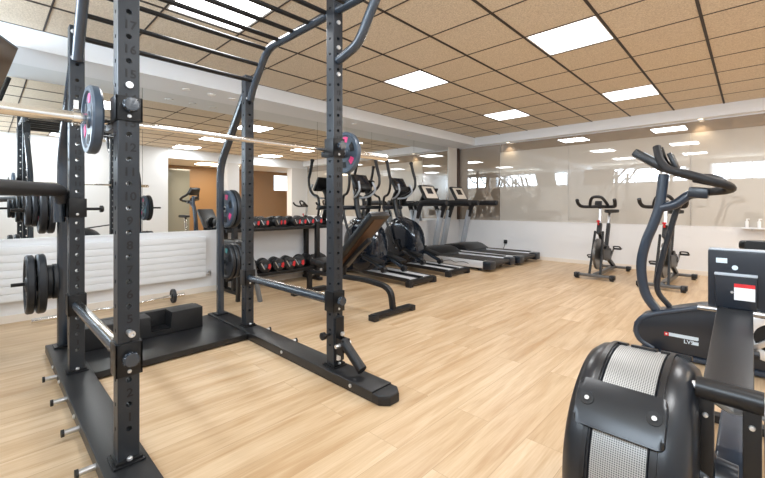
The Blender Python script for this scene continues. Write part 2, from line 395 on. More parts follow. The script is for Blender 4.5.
# right wall, pillars, annex
bm = nb(); bx(bm, XR, XR+.12, YR-.1, 3.36, 0, CEIL+.1); struct('wall_right', bm, 'wall', smooth=False)
bm = nb(); bx(bm, XR, XR+.12, 3.36, YB+.1, 2.36, CEIL+.1); struct('beam_right', bm, 'beam', smooth=False)
bm = nb(); bx(bm, XR, XR+.3, 4.95, 5.3, 0, 2.36); struct('pillar_right', bm, 'wall', smooth=False)
bm = nb(); bx(bm, XR, XR+.3, 7.12, YB+.1, 0, 2.36); struct('pillar_back_right', bm, 'wall', smooth=False)
bm = nb(); bx(bm, AX, AX+.1, AY0, 7.9, 0, CEIL); bx(bm, AX, AX+.1, 7.9, 8.6, 0, 1.7); bx(bm, AX, AX+.1, 7.9, 8.6, 2.3, CEIL); bx(bm, AX, AX+.1, 8.6, AY1, 0, CEIL)
struct('wall_annex_far', bm, 'woodpanel', smooth=False)
bm = nb(); bx(bm, XR+.12, AX, AY0-.1, AY0, 0, CEIL); struct('wall_annex_near', bm, 'wall_warm', smooth=False)
bm = nb(); bx(bm, XR+.12, AX, AY1, AY1+.1, 0, CEIL); struct('wall_annex_end', bm, 'woodpanel', smooth=False)
bm = nb(); bx(bm, XR+.12, AX+.1, AY0-.1, AY1+.1, 2.42, 2.46); struct('ceiling_annex', bm, 'ceil2', smooth=False)
bm = nb(); bx(bm, AX-.05, AX-.001, 3.85, 4.75, 0, 2.3); struct('door_1', bm, 'door', smooth=False)
t_ = thing('annex_light', 'warm ceiling strip lamp of the wood panelled annex seen in the mirror', 'ceiling light', (2.4, 5.2, 2.41))
bm = nb(); bx(bm, 2.1, 2.7, 4.6, 5.8, 2.405, 2.419); obj('diffuser', bm, 'downlight', t_, smooth=False)
area('annex_lamp', (2.4, 5.2, 2.40), (0, 0, 0), .6, 1.2, 130, (1.0, .84, .64))
# downlights in the beam undersides
def downlight(x, y, lab, lit=True):
    t_ = thing('downlight', lab, 'downlight', (x, y, BEAMZ-.006), 'round downlights under the beams')
    b_ = nb(); lathe(b_, (x, y, BEAMZ-.006), (0, 0, 1), [(0, .034), (-.004, .045), (.006, .048), (.006, .034)], 24, True); obj('ring', b_, 'ring', t_)
    b_ = nb(); cyl(b_, (x, y, BEAMZ-.003), (x, y, BEAMZ+.0), .033); obj('lamp', b_, 'downlight' if lit else 'ring', t_)
    if lit:
        l = bpy.data.lights.new('spot_lamp', 'SPOT'); l.energy = 14; l.spot_size = 1.9; l.spot_blend = .8; l.color = (1, .78, .52); l.shadow_soft_size = .03
        o = bpy.data.objects.new('spot_lamp', l); COL.objects.link(o); o.parent = t_; o.location = (0, 0, -.012)
for x, lab in ((-3.75, 'lit downlight in the back beam at the seam of the dark glass pane'), (-.57, 'lit downlight in the back beam above the near right exercise bike')):
    downlight(x, 7.655, lab)
for y, lab in ((1.62, 'first unlit downlight in the left beam behind the near post'), (1.90, 'second unlit downlight in the left beam'), (2.16, 'third unlit downlight in the left beam'),
               (4.2, 'unlit downlight in the left beam right of the barbell plate'), (5.6, 'last unlit downlight in the left beam before the corner pillar')):
    downlight(-4.75, y, lab, False)
# radiator
t_ = thing('radiator', 'long white horizontal panel radiator under the mirror behind the power rack', 'radiator', (-4.98, .5, .195))
bm = nb(); n_ = 7; z0, z1 = .20, .71; dz = (z1-z0)/n_
for q in range(n_): bx(bm, -4.995, -4.962, YR+.2, 1.92, z0+q*dz+.001, z0+(q+1)*dz-.001, .004)
obj('panel', bm, 'radiator', t_)
bm = nb(); bx(bm, -5.012, -4.972, YR+.2, 1.915, z0+.003, z1-.003); obj('back_panel', bm, 'radiator', t_, smooth=False)
bm = nb(); cyl(bm, (-4.985, 1.92, .235), (-4.985, 1.97, .235), .012); cyl(bm, (-4.985, 1.97, .21), (-4.985, 1.97, .27), .017); cyl(bm, (-4.985, 1.97, .235), (-5.018, 1.97, .235), .01); obj('valve', bm, 'steel', t_)
# wall socket plug + cable
t_ = thing('power_plug', 'black power plug in the white back wall behind the far treadmill', 'plug', (-3.84, 7.73, .27))
bm = nb(); bx(bm, -3.87, -3.80, 7.695, 7.73, .28, .36, .008); obj('plug', bm, 'black', t_)
bm = nb(); tube(bm, smooth_path([(-3.84, 7.70, .285), (-3.86, 7.69, .2), (-3.93, 7.69, .08), (-4.0, 7.68, .01)]), .006, 6); obj('cable', bm, 'black', t_)
# glass shelf with bottles
t_ = thing('wall_shelf', 'small glass shelf on the back wall at the right edge', 'shelf', (.2, 7.6, .76))
bm = nb(); bx(bm, -.10, .62, 7.56, 7.742, .757, .769); obj('board', bm, 'silver', t_)
bm = nb(); bx(bm, 0, .02, 7.62, 7.742, .735, .757); bx(bm, .5, .52, 7.62, 7.742, .735, .757); obj('bracket', bm, 'steel', t_)
for x, lab in ((-.045, 'white spray bottle at the left end of the glass shelf'), (.085, 'white bottle with green tint right of the spray bottle')):
    b_ = thing('bottle', lab, 'bottle', (x, 7.64, .769))
    bm = nb(); lathe(bm, (x, 7.64, .769), (0, 0, 1), [(0, 0), (0, .02), (.09, .02), (.11, .008)], 16); obj('body', bm, 'white', b_)
    bm = nb(); lathe(bm, (x, 7.64, .877), (0, 0, 1), [(0, .009), (.02, .009), (.02, 0)], 12); bx(bm, x-.005, x+.03, 7.63, 7.65, .892, .904); obj('cap', bm, 'white', b_)
# ================================================================== POWER RACK
YL, YRR = 0.40, 1.56                        # left and right side planes
PA, PB, PC_, PD = (-1.84, YL), (-3.06, YL), (-1.955, YRR), (-3.14, YRR)
XE = -3.67; RH = .065; HS = .0978; H1 = .201
RK = thing('power_rack', 'large black power rack with numbered posts and monkey bars, left foreground', 'power rack', (-2.6, .98, 0))
def upright(px, py, top, lab, numbers, size=.036):
    bm = nb(); bx(bm, px-.0375, px+.0375, py-.0375, py+.0375, RH, top, .004)
    o = obj('upright', bm, 'rack', RK, label=lab, smooth=False)
    n = int((top-.1-H1)/HS)+1
    cut = nb()
    for i in range(n): cyl(cut, (px-.06, py, H1+i*HS), (px+.06, py, H1+i*HS), .0105, 12)
    cut2 = nb()
    for i in range(n): cyl(cut2, (px, py-.06, H1+i*HS), (px, py+.06, H1+i*HS), .009, 12)
    for c_ in (cut, cut2):
        co = obj('cutter', c_, 'rackdk', RK, smooth=False)
        md = o.modifiers.new('holes', 'BOOLEAN'); md.object = co; md.operation = 'DIFFERENCE'; md.solver = 'EXACT'
        dg = bpy.context.evaluated_depsgraph_get(); me = bpy.data.meshes.new_from_object(o.evaluated_get(dg))
        o.modifiers.clear(); o.data = me; bpy.data.objects.remove(co)
    if numbers:
        its = [(str(i+1), .047 if numbers > 1 else .04, mtx((px+.0378, py+.003, H1+i*HS+.045), (0, 1, 0), (0, 0, 1))) for i in range(min(n, 17))]
        for it in its:
            q = text_mesh([it], None, 'number', 'mark', RK); q.parent = o
    bm = nb(); bx(bm, px-.06, px+.06, py-.055, py+.055, RH, RH+.008, .003)
    bx(bm, px-.05, px+.05, py-.047, py+.047, RH+.008, RH+.02, .004); obj('post_flange', bm, 'rackdk', RK)
    bm = nb()
    for sx in (-1, 1): lathe(bm, (px+sx*.049, py, RH+.018), (0, 0, 1), [(0, .010), (.009, .010), (.012, .007), (.012, 0)], 10)
    obj('bolt', bm, 'bolt', RK)
    return o
upright(*PA, 2.52, 'near left numbered post', 2); upright(*PB, 2.20, 'rear left numbered post', 1)
upright(*PC_, 2.52, 'front right post', 1); upright(*PD, 2.20, 'rear right post', 1)
# base rails with chamfered rubber ends
for yc, xn, lab in ((.392, -1.34, 'left base rail'), (1.552, -1.52, 'right base rail')):
    w = .078
    bm = nb(); prism(bm, [(-3.77, yc-w), (xn, yc-w), (xn, yc+w), (-3.77, yc+w)], .012, RH, 'XY', .004)
    obj('base_rail', bm, 'mattop', RK, label=lab)
    bm = nb(); bx(bm, -3.76, xn+.02, yc-w+.008, yc+w-.008, 0, .014); obj('rubber_foot', bm, 'rubber', RK)
    bm = nb(); prism(bm, [(xn, yc-w), (xn+.05, yc-w), (xn+.10, yc-w*.45), (xn+.10, yc+w*.45), (xn+.05, yc+w), (xn, yc+w)], 0.0, RH-.004, 'XY', .012)
    obj('end_cap', bm, 'rubber', RK)
    bm = nb()
    for x in (-3.3, -3.0, -2.45, -1.7): lathe(bm, (x, yc-w, .04), (0, -1, 0), [(0, .011), (.006, .011), (.009, .006), (.009, 0)], 10)
    obj('bolt', bm, 'bolt', RK)
# connecting platform
bm = nb(); bx(bm, -3.77, -2.965, .471, 1.473, .010, .052, .004); obj('platform', bm, 'mattop', RK)
# band pegs
for side, xsl in ((-1, (-3.123, -2.72, -2.32, -1.93)), (1, (-3.0, -2.60, -2.16))):
    for x in xsl:
        y0 = .314 if side < 0 else 1.63
        bm = nb(); cyl(bm, (x, y0, .034), (x, y0+side*.055, .034), .0125); p_ = obj('band_peg', bm, 'steel', RK)
        bm = nb(); lathe(bm, (x, y0+side*.055, .034), (0, side, 0), [(0, .012), (0, .017), (.012, .017), (.012, 0)], 14); c_ = obj('peg_cap', bm, 'rubber', RK)
        c_.parent = p_
# rear storage tubes
for y in (YL, YRR-.01):
    bm = nb(); xb = PB[0] if y < 1 else PD[0]
    tube(bm, fillet([(XE, y, RH), (XE, y, 1.47), (xb-.03, y, 2.04)], .14), .030, 12, sq=4); obj('storage_tube', bm, 'tube', RK)
    bm = nb(); bx(bm, XE-.06, XE+.06, y-.05, y+.05, RH, RH+.01); obj('tube_foot', bm, 'rackdk', RK)
# plate pegs
for y, s_ in ((YL, -1), (YRR, 1)):
    for z in (.545, 1.06):
        bm = nb(); cyl(bm, (XE, y+s_*.02, z), (XE, y+s_*.27, z), .0125, 12); obj('plate_peg', bm, 'rackdk', RK)
# monkey bar side tubes
for y, xb in ((YL, PB[0]), (YRR, PD[0])):
    bm = nb(); pts = fillet([(xb+.05, y, 1.985), (xb+.10, y, 2.08), (-2.80, y, 2.345), (-1.36, y, 2.345)], .10)
    tube(bm, pts, .030, 12); obj('side_tube', bm, 'tube', RK)
    bm = nb()
    for z in (2.0, 2.16): lathe(bm, (xb+.038, y-.02, z), (1, 0, 0), [(0, .013), (.008, .012), (.011, 0)], 10)
    obj('bolt', bm, 'bolt', RK)
for y, xf in ((YL, PA[0]), (YRR, PC_[0])):
    bm = nb(); tube(bm, smooth_path([(xf+.037, y, 2.02), (xf+.12, y, 2.04), (xf+.23, y, 2.085), (xf+.33, y, 2.22), (xf+.42, y, 2.345)], 5), .029, 12)
    obj('pull_up_handle', bm, 'tube', RK)
    bm = nb()
    for z in (1.93, 2.10, 2.26): lathe(bm, (xf+.038, y, z), (1, 0, 0), [(0, .014), (.009, .013), (.012, 0)], 10)
    obj('bolt', bm, 'bolt', RK)
for x, z in ((-3.03, 2.135), (-2.92, 2.24), (-2.80, 2.335), (-2.61, 2.35), (-2.41, 2.35), (-2.215, 2.35), (-2.02, 2.35), (-1.83, 2.35), (-1.63, 2.35), (-1.43, 2.35)):
    bm = nb(); cyl(bm, (x, YL, z), (x, YRR, z), .0155, 12); obj('rung', bm, 'rackdk', RK)
# top cross tie on the near posts
# clamps: sleeve around post, knob on the +X face
def clamp(px, py, z0, z1, kz, knob=True, name='clamp', side=None):
    bm = nb(); o_ = .046
    for a in ((px-o_, px-.038, py-o_, py+o_), (px+.038, px+o_, py-o_, py+o_), (px-o_, px+o_, py-o_, py-.038), (px-o_, px+o_, py+.038, py+o_)): bx(bm, *a, z0, z1, .002)
    c_ = obj(name, bm, 'rackdk', RK)
    if knob:
        bm = nb(); n = 8; prof = []
        lathe(bm, (px+o_, py, kz), (1, 0, 0), [(0, .012), (.018, .012)], 12)
        pts = []
        for k in range(48):
            th = 2*PI*k/48; r_ = .026+.0035*math.cos(7*th); pts.append((py+r_*math.cos(th), kz+r_*math.sin(th)))
        prism(bm, pts, px+o_+.015, px+o_+.04, 'YZ', .004)
        k_ = obj('knob', bm, 'tube', RK); k_.parent = c_
    bm = nb(); lathe(bm, (px+o_, py, z0+.018), (1, 0, 0), [(0, .008), (.004, .007), (.006, 0)], 10); b_ = obj('rivet', bm, 'bolt', RK); b_.parent = c_
    return c_
clamp(*PA, 1.428, 1.525, 1.487, name='bar_hook_sleeve'); clamp(PC_[0], PC_[1], 1.40, 1.52, 1.47, name='bar_hook_sleeve')
BARX, BARZ = -2.012, 1.452
for (px, py) in (PA, PC_):                   # J hooks behind the front posts
    bm = nb(); xi = px-.046
    prism(bm, [(xi, 1.41), (BARX-.045, 1.41), (BARX-.05, 1.475), (BARX-.036, 1.475), (BARX-.032, BARZ-.016), (xi, BARZ-.016)], py-.03, py+.03, 'XZ', .003)
    obj('bar_hook', bm, 'rackdk', RK)
for (fx, y, rx) in ((PA[0], YL, PB[0]), (PC_[0], YRR, PD[0])):
    c_ = clamp(fx, y, .415, .545, .487, name='safety_clamp'); clamp(rx, y, .415, .545, .487, knob=False, name='safety_clamp')
    bm = nb(); tube(bm, [(rx+.046, y, .475), (fx-.046, y, .475)], .029, 16); s_ = obj('safety_bar', bm, 'tube', RK)
    bm = nb(); bx(bm, rx+.05, fx-.05, y-.013, y+.013, .500, .5065, .002); q = obj('wear_strip', bm, 'chrome', RK, label='chrome strip on top of the bar'); q.parent = s_
bm = nb(); cyl(bm, (PA[0]+.038, YL, .588), (PA[0]+.075, YL, .588), .011, 14); lathe(bm, (PA[0]+.075, YL, .588), (1, 0, 0), [(0, .013), (.012, .012), (.012, .006), (.004, .005), (.004, 0)], 14); obj('safety_pin', bm, 'bolt', RK)
bm = nb(); cyl(bm, (PA[0]+.038, YL, H1+14*HS), (PA[0]+.05, YL, H1+14*HS), .013, 14); obj('bolt', bm, 'bolt', RK)
# dip bar on the rear left post
bm = nb(); pts = fillet([(-3.085, .34, 1.115), (-3.06, .32, 1.185), (-2.42, .06, 1.172), (-2.1, -.07, 1.165)], .03)
tube(bm, pts, .037, 16); obj('dip_bar', bm, 'grip', RK, label='thick foam covered dip bar')
clamp(*PB, 1.02, 1.135, 1.08, knob=False, name='dip_clamp')
bm = nb(); cyl(bm, (-3.10, .325, .99), (-3.10, .325, 1.16), .030, 14); obj('dip_bar_socket', bm, 'tube', RK)
bm = nb(); cyl(bm, (-3.06, .446, 1.07), (-3.06, .53, 1.07), .009, 10); lathe(bm, (-3.06, .52, 1.07), (0, 1, 0), [(0, .008), (0, .022), (.015, .022), (.02, .015), (.02, 0)], 14); obj('pull_pin', bm, 'rackdk', RK)
# landmine holder at the foot of the front right post
bm = nb(); bx(bm, PC_[0]+.038, PC_[0]+.048, 1.53, 1.60, .10, .38, .003); bx(bm, PC_[0]+.048, PC_[0]+.11, 1.535, 1.545, .15, .25); bx(bm, PC_[0]+.048, PC_[0]+.11, 1.585, 1.595, .15, .25); obj('pivot_bracket', bm, 'rackdk', RK)
bm = nb(); cyl(bm, (PC_[0]+.08, 1.565, .235), (-1.70, 1.565, .105), .031, 20); cyl(bm, (-1.706, 1.565, .110), (-1.699, 1.565, .1042), .0315, 20); lathe(bm, (-1.70, 1.565, .105), (.84, 0, -.54), [(0, .031), (.004, .031), (.004, .025), (-.05, .025), (-.05, 0)], 20); obj('pivot_sleeve', bm, 'rackdk', RK)
bm = nb(); cyl(bm, (PC_[0]+.085, 1.50, .215), (PC_[0]+.085, 1.62, .215), .012, 12); lathe(bm, (PC_[0]+.075, 1.565, .27), (0, 0, 1), [(0, .012), (.01, .014), (.02, .012), (.02, 0)], 12); lathe(bm, (PC_[0]+.065, 1.54, .12), (0, 0, 1), [(0, .014), (.03, .013), (.03, 0)], 12); obj('bolt', bm, 'bolt', RK)
bm = nb(); cyl(bm, (PC_[0], 1.52, .27), (PC_[0], 1.47, .27), .009, 10); lathe(bm, (PC_[0], 1.48, .27), (0, -1, 0), [(0, .008), (0, .024), (.022, .024), (.026, .018), (.026, 0)], 16); obj('knob', bm, 'rackdk', RK)
# ------------------------------------------------------------------ weight plates
def plate(lab, x, y, z, dia, th, face=-1, marks=None, group='weight plates stored on the rack pegs', m='plate', hole=.0135):
    r_ = dia/2; t_ = thing('weight_plate', lab, 'weight plate', (x, y, z-r_), group)
    bm = nb(); h_ = th/2
    lathe(bm, (x, y, z), (0, 1, 0), [(-h_, hole), (-h_*.9, r_*.24), (-h_*.55, r_*.26), (-h_*.55, r_*.80), (-h_, r_*.84), (-h_, r_*.96), (-h_*.6, r_), (h_*.6, r_), (h_, r_*.96), (h_, r_*.84), (h_*.55, r_*.80), (h_*.55, r_*.26), (h_*.9, r_*.24), (h_, hole)], 40, True)
    obj('disc', bm, m, t_)
    if dia > .27:
        for s_ in (-1, 1):
            bm = nb()
            for k in range(3):
                a0 = k*2*PI/3+.4; poly = []
                for q in range(9): a = a0-.33+.66*q/8; poly.append((x+r_*.72*math.cos(a), z+r_*.72*math.sin(a)))
                for q in range(9): a = a0+.33-.66*q/8; poly.append((x+r_*.44*math.cos(a), z+r_*.44*math.sin(a)))
                ya = y+s_*h_*.52; prism(bm, poly, ya, ya+s_*h_*.12, 'XZ')
            obj('grip_slot', bm, 'mark', t_, smooth=False)
        if marks:
            for s_ in (-1, 1):
                for k, mm in enumerate(marks):
                    a0 = k*2*PI/3+.4+PI/3; bm = nb(); poly = []
                    for q in range(7): a = a0-.24+.48*q/6; poly.append((x+r_*.76*math.cos(a), z+r_*.76*math.sin(a)))
                    for q in range(7): a = a0+.24-.48*q/6; poly.append((x+r_*.50*math.cos(a), z+r_*.50*math.sin(a)))
                    ya = y+s_*h_*.52; prism(bm, poly, ya, ya+s_*h_*.14, 'XZ'); obj('colour_mark', bm, mm, t_, smooth=False)
    bm = nb(); lathe(bm, (x, y, z), (0, 1, 0), [(-h_*1.04, hole), (-h_*1.04, r_*.16), (h_*1.04, r_*.16), (h_*1.04, hole)], 24, True); obj('hub', bm, 'steel' if m == 'platein' else m, t_)
    return t_
z1, z2 = .545, 1.06
plate('outermost large black plate on the low left peg of the rack', XE, .222, z1-.006, .41, .044)
plate('second large black plate on the low left peg', XE, .280, z1-.006, .42, .048)
plate('small plate on the low left peg beside the large ones', XE, .325, z1, .24, .032)
plate('innermost small plate on the low left peg against the tube', XE, .356, z1, .25, .028)
plate('outermost small plate on the high left peg below the dip bar', XE, .215, z2-.002, .22, .030)
plate('second small plate on the high left peg below the dip bar', XE, .248, z2-.002, .23, .028)
plate('larger red marked plate on the high left peg', XE, .288, z2-.004, .33, .040, marks=['red', 'pink'])
plate('inner larger plate on the high left peg near the tube', XE, .334, z2-.004, .33, .036)
plate('inner teal and red marked plate on the high right peg', XE, 1.615, z2, .36, .040, marks=['pink', 'teal', 'pink'], m='platein')
plate('outer black plate on the high right peg of the rack', XE, 1.665, z2, .37, .046)
plate('inner black plate on the low right peg of the rack', XE, 1.612, z1+.01, .34, .036, marks=['teal', 'red'])
plate('middle black plate on the low right peg of the rack', XE, 1.655, z1+.01, .34, .036)
plate('outer black plate on the low right peg of the rack', XE, 1.70, z1+.01, .33, .036)
# barbell
BB = thing('barbell', 'long chrome barbell resting across the hooks of the power rack', 'barbell', (BARX, .98, BARZ))
bm = nb(); cyl(bm, (BARX, .345, BARZ), (BARX, 1.64, BARZ), .0142, 16); obj('shaft', bm, 'chrome', BB)
for s_, ya, yb in ((-1, .345, -.16), (1, 1.64, 2.10)):
    bm = nb(); lathe(bm, (BARX, ya, BARZ), (0, s_, 0), [(0, 0), (0, .034), (.022, .034), (.022, .0245), (abs(yb-ya)-.004, .0245), (abs(yb-ya), .021), (abs(yb-ya), 0)], 24); obj('sleeve', bm, 'chrome', BB)
g = 'plates loaded on the barbell'
plate('weight plate loaded on the near left end of the barbell', BARX, .315, BARZ-.002, .285, .038, marks=['pink', 'pink'], group=g, m='platein', hole=.0252)
plate('weight plate with pink marks loaded on the far right end of the barbell', BARX, 1.700, BARZ-.002, .285, .038, marks=['pink', 'pink', 'pink'], group=g, m='platein', hole=.0252)
for y, lab in ((.262, 'chrome spring collar left of the near barbell plate'), (1.735, 'chrome spring collar outside the far barbell plate')):
    bm = nb(); lathe(bm, (BARX, y-.012, BARZ), (0, 1, 0), [(0, .0255), (0, .036), (.024, .036), (.024, .0255)], 24, True); bx(bm, BARX-.006, BARX+.006, y-.008, y+.008, BARZ+.03, BARZ+.07)
    single('barbell_collar', bm, 'chrome', lab, 'barbell collar', 'collars on the barbell')
# black block on the platform
t_ = thing('step_block', 'low black rubber block with a notch on the rack platform', 'block', (-3.52, .85, .052))
bm = nb()
poly = [(.44, .052), (1.30, .052), (1.30, .225), (1.055, .225), (1.055, .085), (.905, .085), (.905, .215), (.44, .215)]
prism(bm, poly, -3.60, -3.43, 'YZ', .006); bx(bm, -3.66, -3.59, .44, 1.30, .052, .217, .006); obj('body', bm, 'rubber', t_)
bm = nb(); bx(bm, -3.585, -3.46, .907, 1.053, .086, .094); obj('slot_plate', bm, 'black', t_)
# EZ curl bar on the floor by the wall
t_ = thing('curl_bar', 'chrome wavy curl bar lying on the floor beneath the radiator', 'curl bar', (-4.72, .9, 0))
bm = nb(); X_ = -4.72
pts = [(X_, .40, .05), (X_, .62, .052)]; pts += [(X_+.03, .70, .054), (X_-.0, .80, .056), (X_+.045, .90, .058), (X_+.045, .98, .060), (X_, 1.08, .063), (X_+.03, 1.18, .066), (X_, 1.26, .068), (X_, 1.42, .072)]
tube(bm, fillet(pts, .03, 4), .0135, 12); obj('shaft', bm, 'chrome', t_)
bm = nb(); cyl(bm, (X_, .30, .048), (X_, .50, .051), .022, 14); cyl(bm, (X_, 1.37, .071), (X_, 1.585, .076), .022, 14); obj('sleeve', bm, 'chrome', t_)
plate('tiny black plate on the curl bar lying by the wall', X_, 1.47, .078, .155, .03, group='plate on the curl bar', hole=.0225)
# ------------------------------------------------------------------ TV on an arm
t_ = thing('television', 'flat television hung high at the left edge, tilted down', 'television', (-4.0, -.1, 2.1))
ex = Vector((.91, -.415, 0)); nrm = Vector((.415, .91, -.31)).normalized(); up = nrm.cross(ex).normalized(); 
if up.z < 0: up = -up
R = Matrix((ex, up, ex.cross(up))).transposed()
c0 = Vector((-4.49, .21, 2.42)) + ex*.5 - up*.29
sgn = 1 if (ex.cross(up)).dot(nrm) > 0 else -1
bm = nb(); box(bm, c0-nrm*.02, (1.0, .58, .035), R, .006); obj('casing', bm, 'black', t_)
bm = nb(); box(bm, c0, (.965, .545, .004), R); obj('screen', bm, 'tvscreen', t_, smooth=False)
bm = nb(); cyl(bm, c0-nrm*.04, c0-nrm*.10, .05); cyl(bm, c0-nrm*.09, Vector((c0.x-.02, c0.y-.1, CEIL)), .02); obj('mounting_arm', bm, 'greyup', t_)
# ================================================================== DUMBBELL RACK
t_ = thing('dumbbell_rack', 'black two tier dumbbell rack under the mirror behind the power rack', 'dumbbell rack', (-4.82, 2.85, 0))
for y in (2.15, 3.40):
    bm = nb(); bx(bm, -4.70, -4.64, y-.03, y+.03, .03, .86, .004); obj('post', bm, 'rackdk', t_)
    bm = nb(); bx(bm, -4.98, -4.92, y-.03, y+.03, .03, .86, .004); obj('post', bm, 'rackdk', t_)
    bm = nb(); bx(bm, -5.0, -4.58, y-.035, y+.035, 0, .04, .004); obj('foot', bm, 'rackdk', t_)
for z in (.20, .80):
    bm = nb(); bx(bm, -4.72, -4.685, 2.06, 3.64, z-.045, z+.0, .003); bx(bm, -4.97, -4.935, 2.06, 3.64, z-.045, z, .003); bx(bm, -4.94, -4.715, 2.07, 3.63, z-.012, z-.004); obj('shelf', bm, 'rackdk', t_)
def dumbbell(label, r_, L, y, z, group, rot=0):
    t_ = thing('dumbbell', label, 'dumbbell', (0, 0, 0), group)
    for s_ in (-1, 1):
        bm = nb(); lathe(bm, (s_*L*.5, 0, r_), (-s_, 0, 0), [(0, 0), (0, r_*.80), (.006, r_*.97), (.014, r_), (L*.26, r_), (L*.28, r_*.92), (L*.29, 0)], 20); h_ = obj('head', bm, 'rubber', t_, local=True)
        bm = nb(); lathe(bm, (s_*(L*.5+.0015), 0, r_), (-s_, 0, 0), [(0, 0), (0, r_*.30), (.003, r_*.30)], 16); q = obj('end_disc', bm, 'platein', t_, local=True); q.parent = h_
        bm = nb(); poly = []
        for q_ in range(9): a = -.7+1.2*q_/8; poly.append((r_*.84*math.cos(a), r_+r_*.84*math.sin(a)))
        for q_ in range(9): a = .5-1.2*q_/8; poly.append((r_*.42*math.cos(a), r_+r_*.42*math.sin(a)))
        x_ = s_*(L*.5+.001); prism(bm, poly, x_-.001, x_+.002, 'YZ'); q = obj('colour_mark', bm, 'red', t_, local=True, smooth=False); q.parent = h_
        bm = nb(); box(bm, (x_+s_*.001, -r_*.35, r_), (.003, r_*.16, r_*1.1), Matrix.Rotation(.5, 3, 'X')); q = obj('stripe', bm, 'steel', t_, local=True, smooth=False); q.parent = h_
    bm = nb(); tube(bm, [(-L*.24, 0, r_), (-L*.1, 0, r_), (0, 0, r_), (L*.1, 0, r_), (L*.24, 0, r_)], [.013, .015, .017, .015, .013], 12); obj('handle', bm, 'chrome', t_, local=True)
    return t_
ordw = ['first', 'second', 'third', 'fourth', 'fifth', 'sixth', 'seventh', 'eighth', 'ninth', 'tenth', 'eleventh']
d0 = dumbbell('x', .086, .28, 0, 0, 'dumbbells on the lower shelf'); n_ = 8
for k in range(n_):
    o = d0 if k == 0 else copy_tree(d0)
    o['label'] = 'black and red dumbbell on the lower shelf, %s from the left' % ordw[k]
    o.location = (-4.82, 2.25+k*.186, .199); o.rotation_euler = (random.uniform(-.5, .5)*0, 0, random.uniform(-.6, .15))
d1 = dumbbell('x', .068, .24, 0, 0, 'dumbbells on the upper shelf'); n_ = 10
for k in range(n_):
    o = d1 if k == 0 else copy_tree(d1)
    o['label'] = 'smaller black and red dumbbell on the upper shelf, %s from the left' % ordw[k]
    o.location = (-4.82, 2.16+k*.152, .799); o.rotation_euler = (0, 0, random.uniform(-.7, .2))
# grey legged stand by the rear post
t_ = thing('utility_bench', 'small black bench on pale grey slanted legs behind the rack\'s rear right post', 'bench', (-4.2, 2.1, 0))
bm = nb(); rbar(bm, (-4.055, 2.165, .0), (-4.10, 2.055, .64), .055, .035, .003); obj('leg', bm, 'legsteel', t_)
bm = nb(); rbar(bm, (-4.24, 1.99, .0), (-4.24, 2.01, .62), .05, .035, .003); obj('leg', bm, 'rackdk', t_)
bm = nb(); bx(bm, -4.45, -4.07, 1.90, 2.08, .62, .645); obj('frame', bm, 'rackdk', t_)
bm = nb(); bx(bm, -4.46, -4.08, 1.88, 2.085, .645, .70, .015); obj('seat', bm, 'vinyl', t_)
# ================================================================== ADJUSTABLE BENCH
BY = 2.81
t_ = thing('weight_bench', 'black adjustable bench with raised backrest and a curved front leg', 'bench', (-3.3, BY, 0))
bm = nb(); bx(bm, -2.635, -2.555, BY-.285, BY+.285, .018, .062, .012); f_ = obj('front_foot', bm, 'rackdk', t_)
for y in (BY-.27, BY+.27):
    bm = nb(); bx(bm, -2.64, -2.55, y-.03, y+.03, 0, .055, .008); q = obj('rubber_foot', bm, 'rubber', t_); q.parent = f_
bm = nb(); tube(bm, fillet([(-2.595, BY, .05), (-2.63, BY, .27), (-2.98, BY, .30), (-4.0, BY, .27)], .14, 8), .028, 12, sq=4); obj('main_frame', bm, 'rackdk', t_)
bm = nb(); bx(bm, -4.06, -3.98, BY-.25, BY+.25, 0, .06, .01); bx(bm, -4.045, -3.995, BY-.025, BY+.025, .05, .28); obj('rear_foot', bm, 'rackdk', t_)
d = Vector((.65, 0, .60)).normalized(); n_ = Vector((-.60, 0, .65)).normalized()
a = Vector((-3.44, BY, .37)); e_ = Vector((-2.73, BY, .960)); R = Matrix((d, Vector((0, 1, 0)), d.cross(Vector((0, 1, 0))))).transposed(); L_ = (e_-a).length
bm = nb(); box(bm, (a+e_)/2+n_*.045, (L_, .28, .070), R, .022); bp_ = obj('backrest', bm, 'vinyl', t_)
bm = nb(); box(bm, (a+e_)/2+n_*.006, (L_-.10, .15, .014), R); q = obj('backrest_board', bm, 'ply', t_, label='brown plywood underside'); q.parent = bp_
for tt in (.2, .45, .82, .93):
    for y in (-.06, .06):
        c_ = a+d*(L_*tt)+Vector((0, y, 0)); bm = nb(); lathe(bm, c_, -n_, [(0, .012), (.006, .011), (.007, 0)], 10); q = obj('bolt', bm, 'bolt', t_); q.parent = bp_
bm = nb(); rbar(bm, a+d*.05-n_*.03, e_-d*.30-n_*.03, .05, .045, .004); obj('back_support', bm, 'rackdk', t_)
bm = nb(); rbar(bm, (-3.36, BY, .30), (-3.30, BY, .50), .045, .03, .003); obj('adjustment_strut', bm, 'rackdk', t_)
bm = nb(); box(bm, (-3.68, BY, .42), (.26, .26, .07), Matrix.Rotation(math.radians(6), 3, 'Y'), .02); obj('seat', bm, 'vinyl', t_)
bm = nb(); rbar(bm, (-3.7, BY, .29), (-3.7, BY, .41), .05, .05); obj('seat_support', bm, 'rackdk', t_)
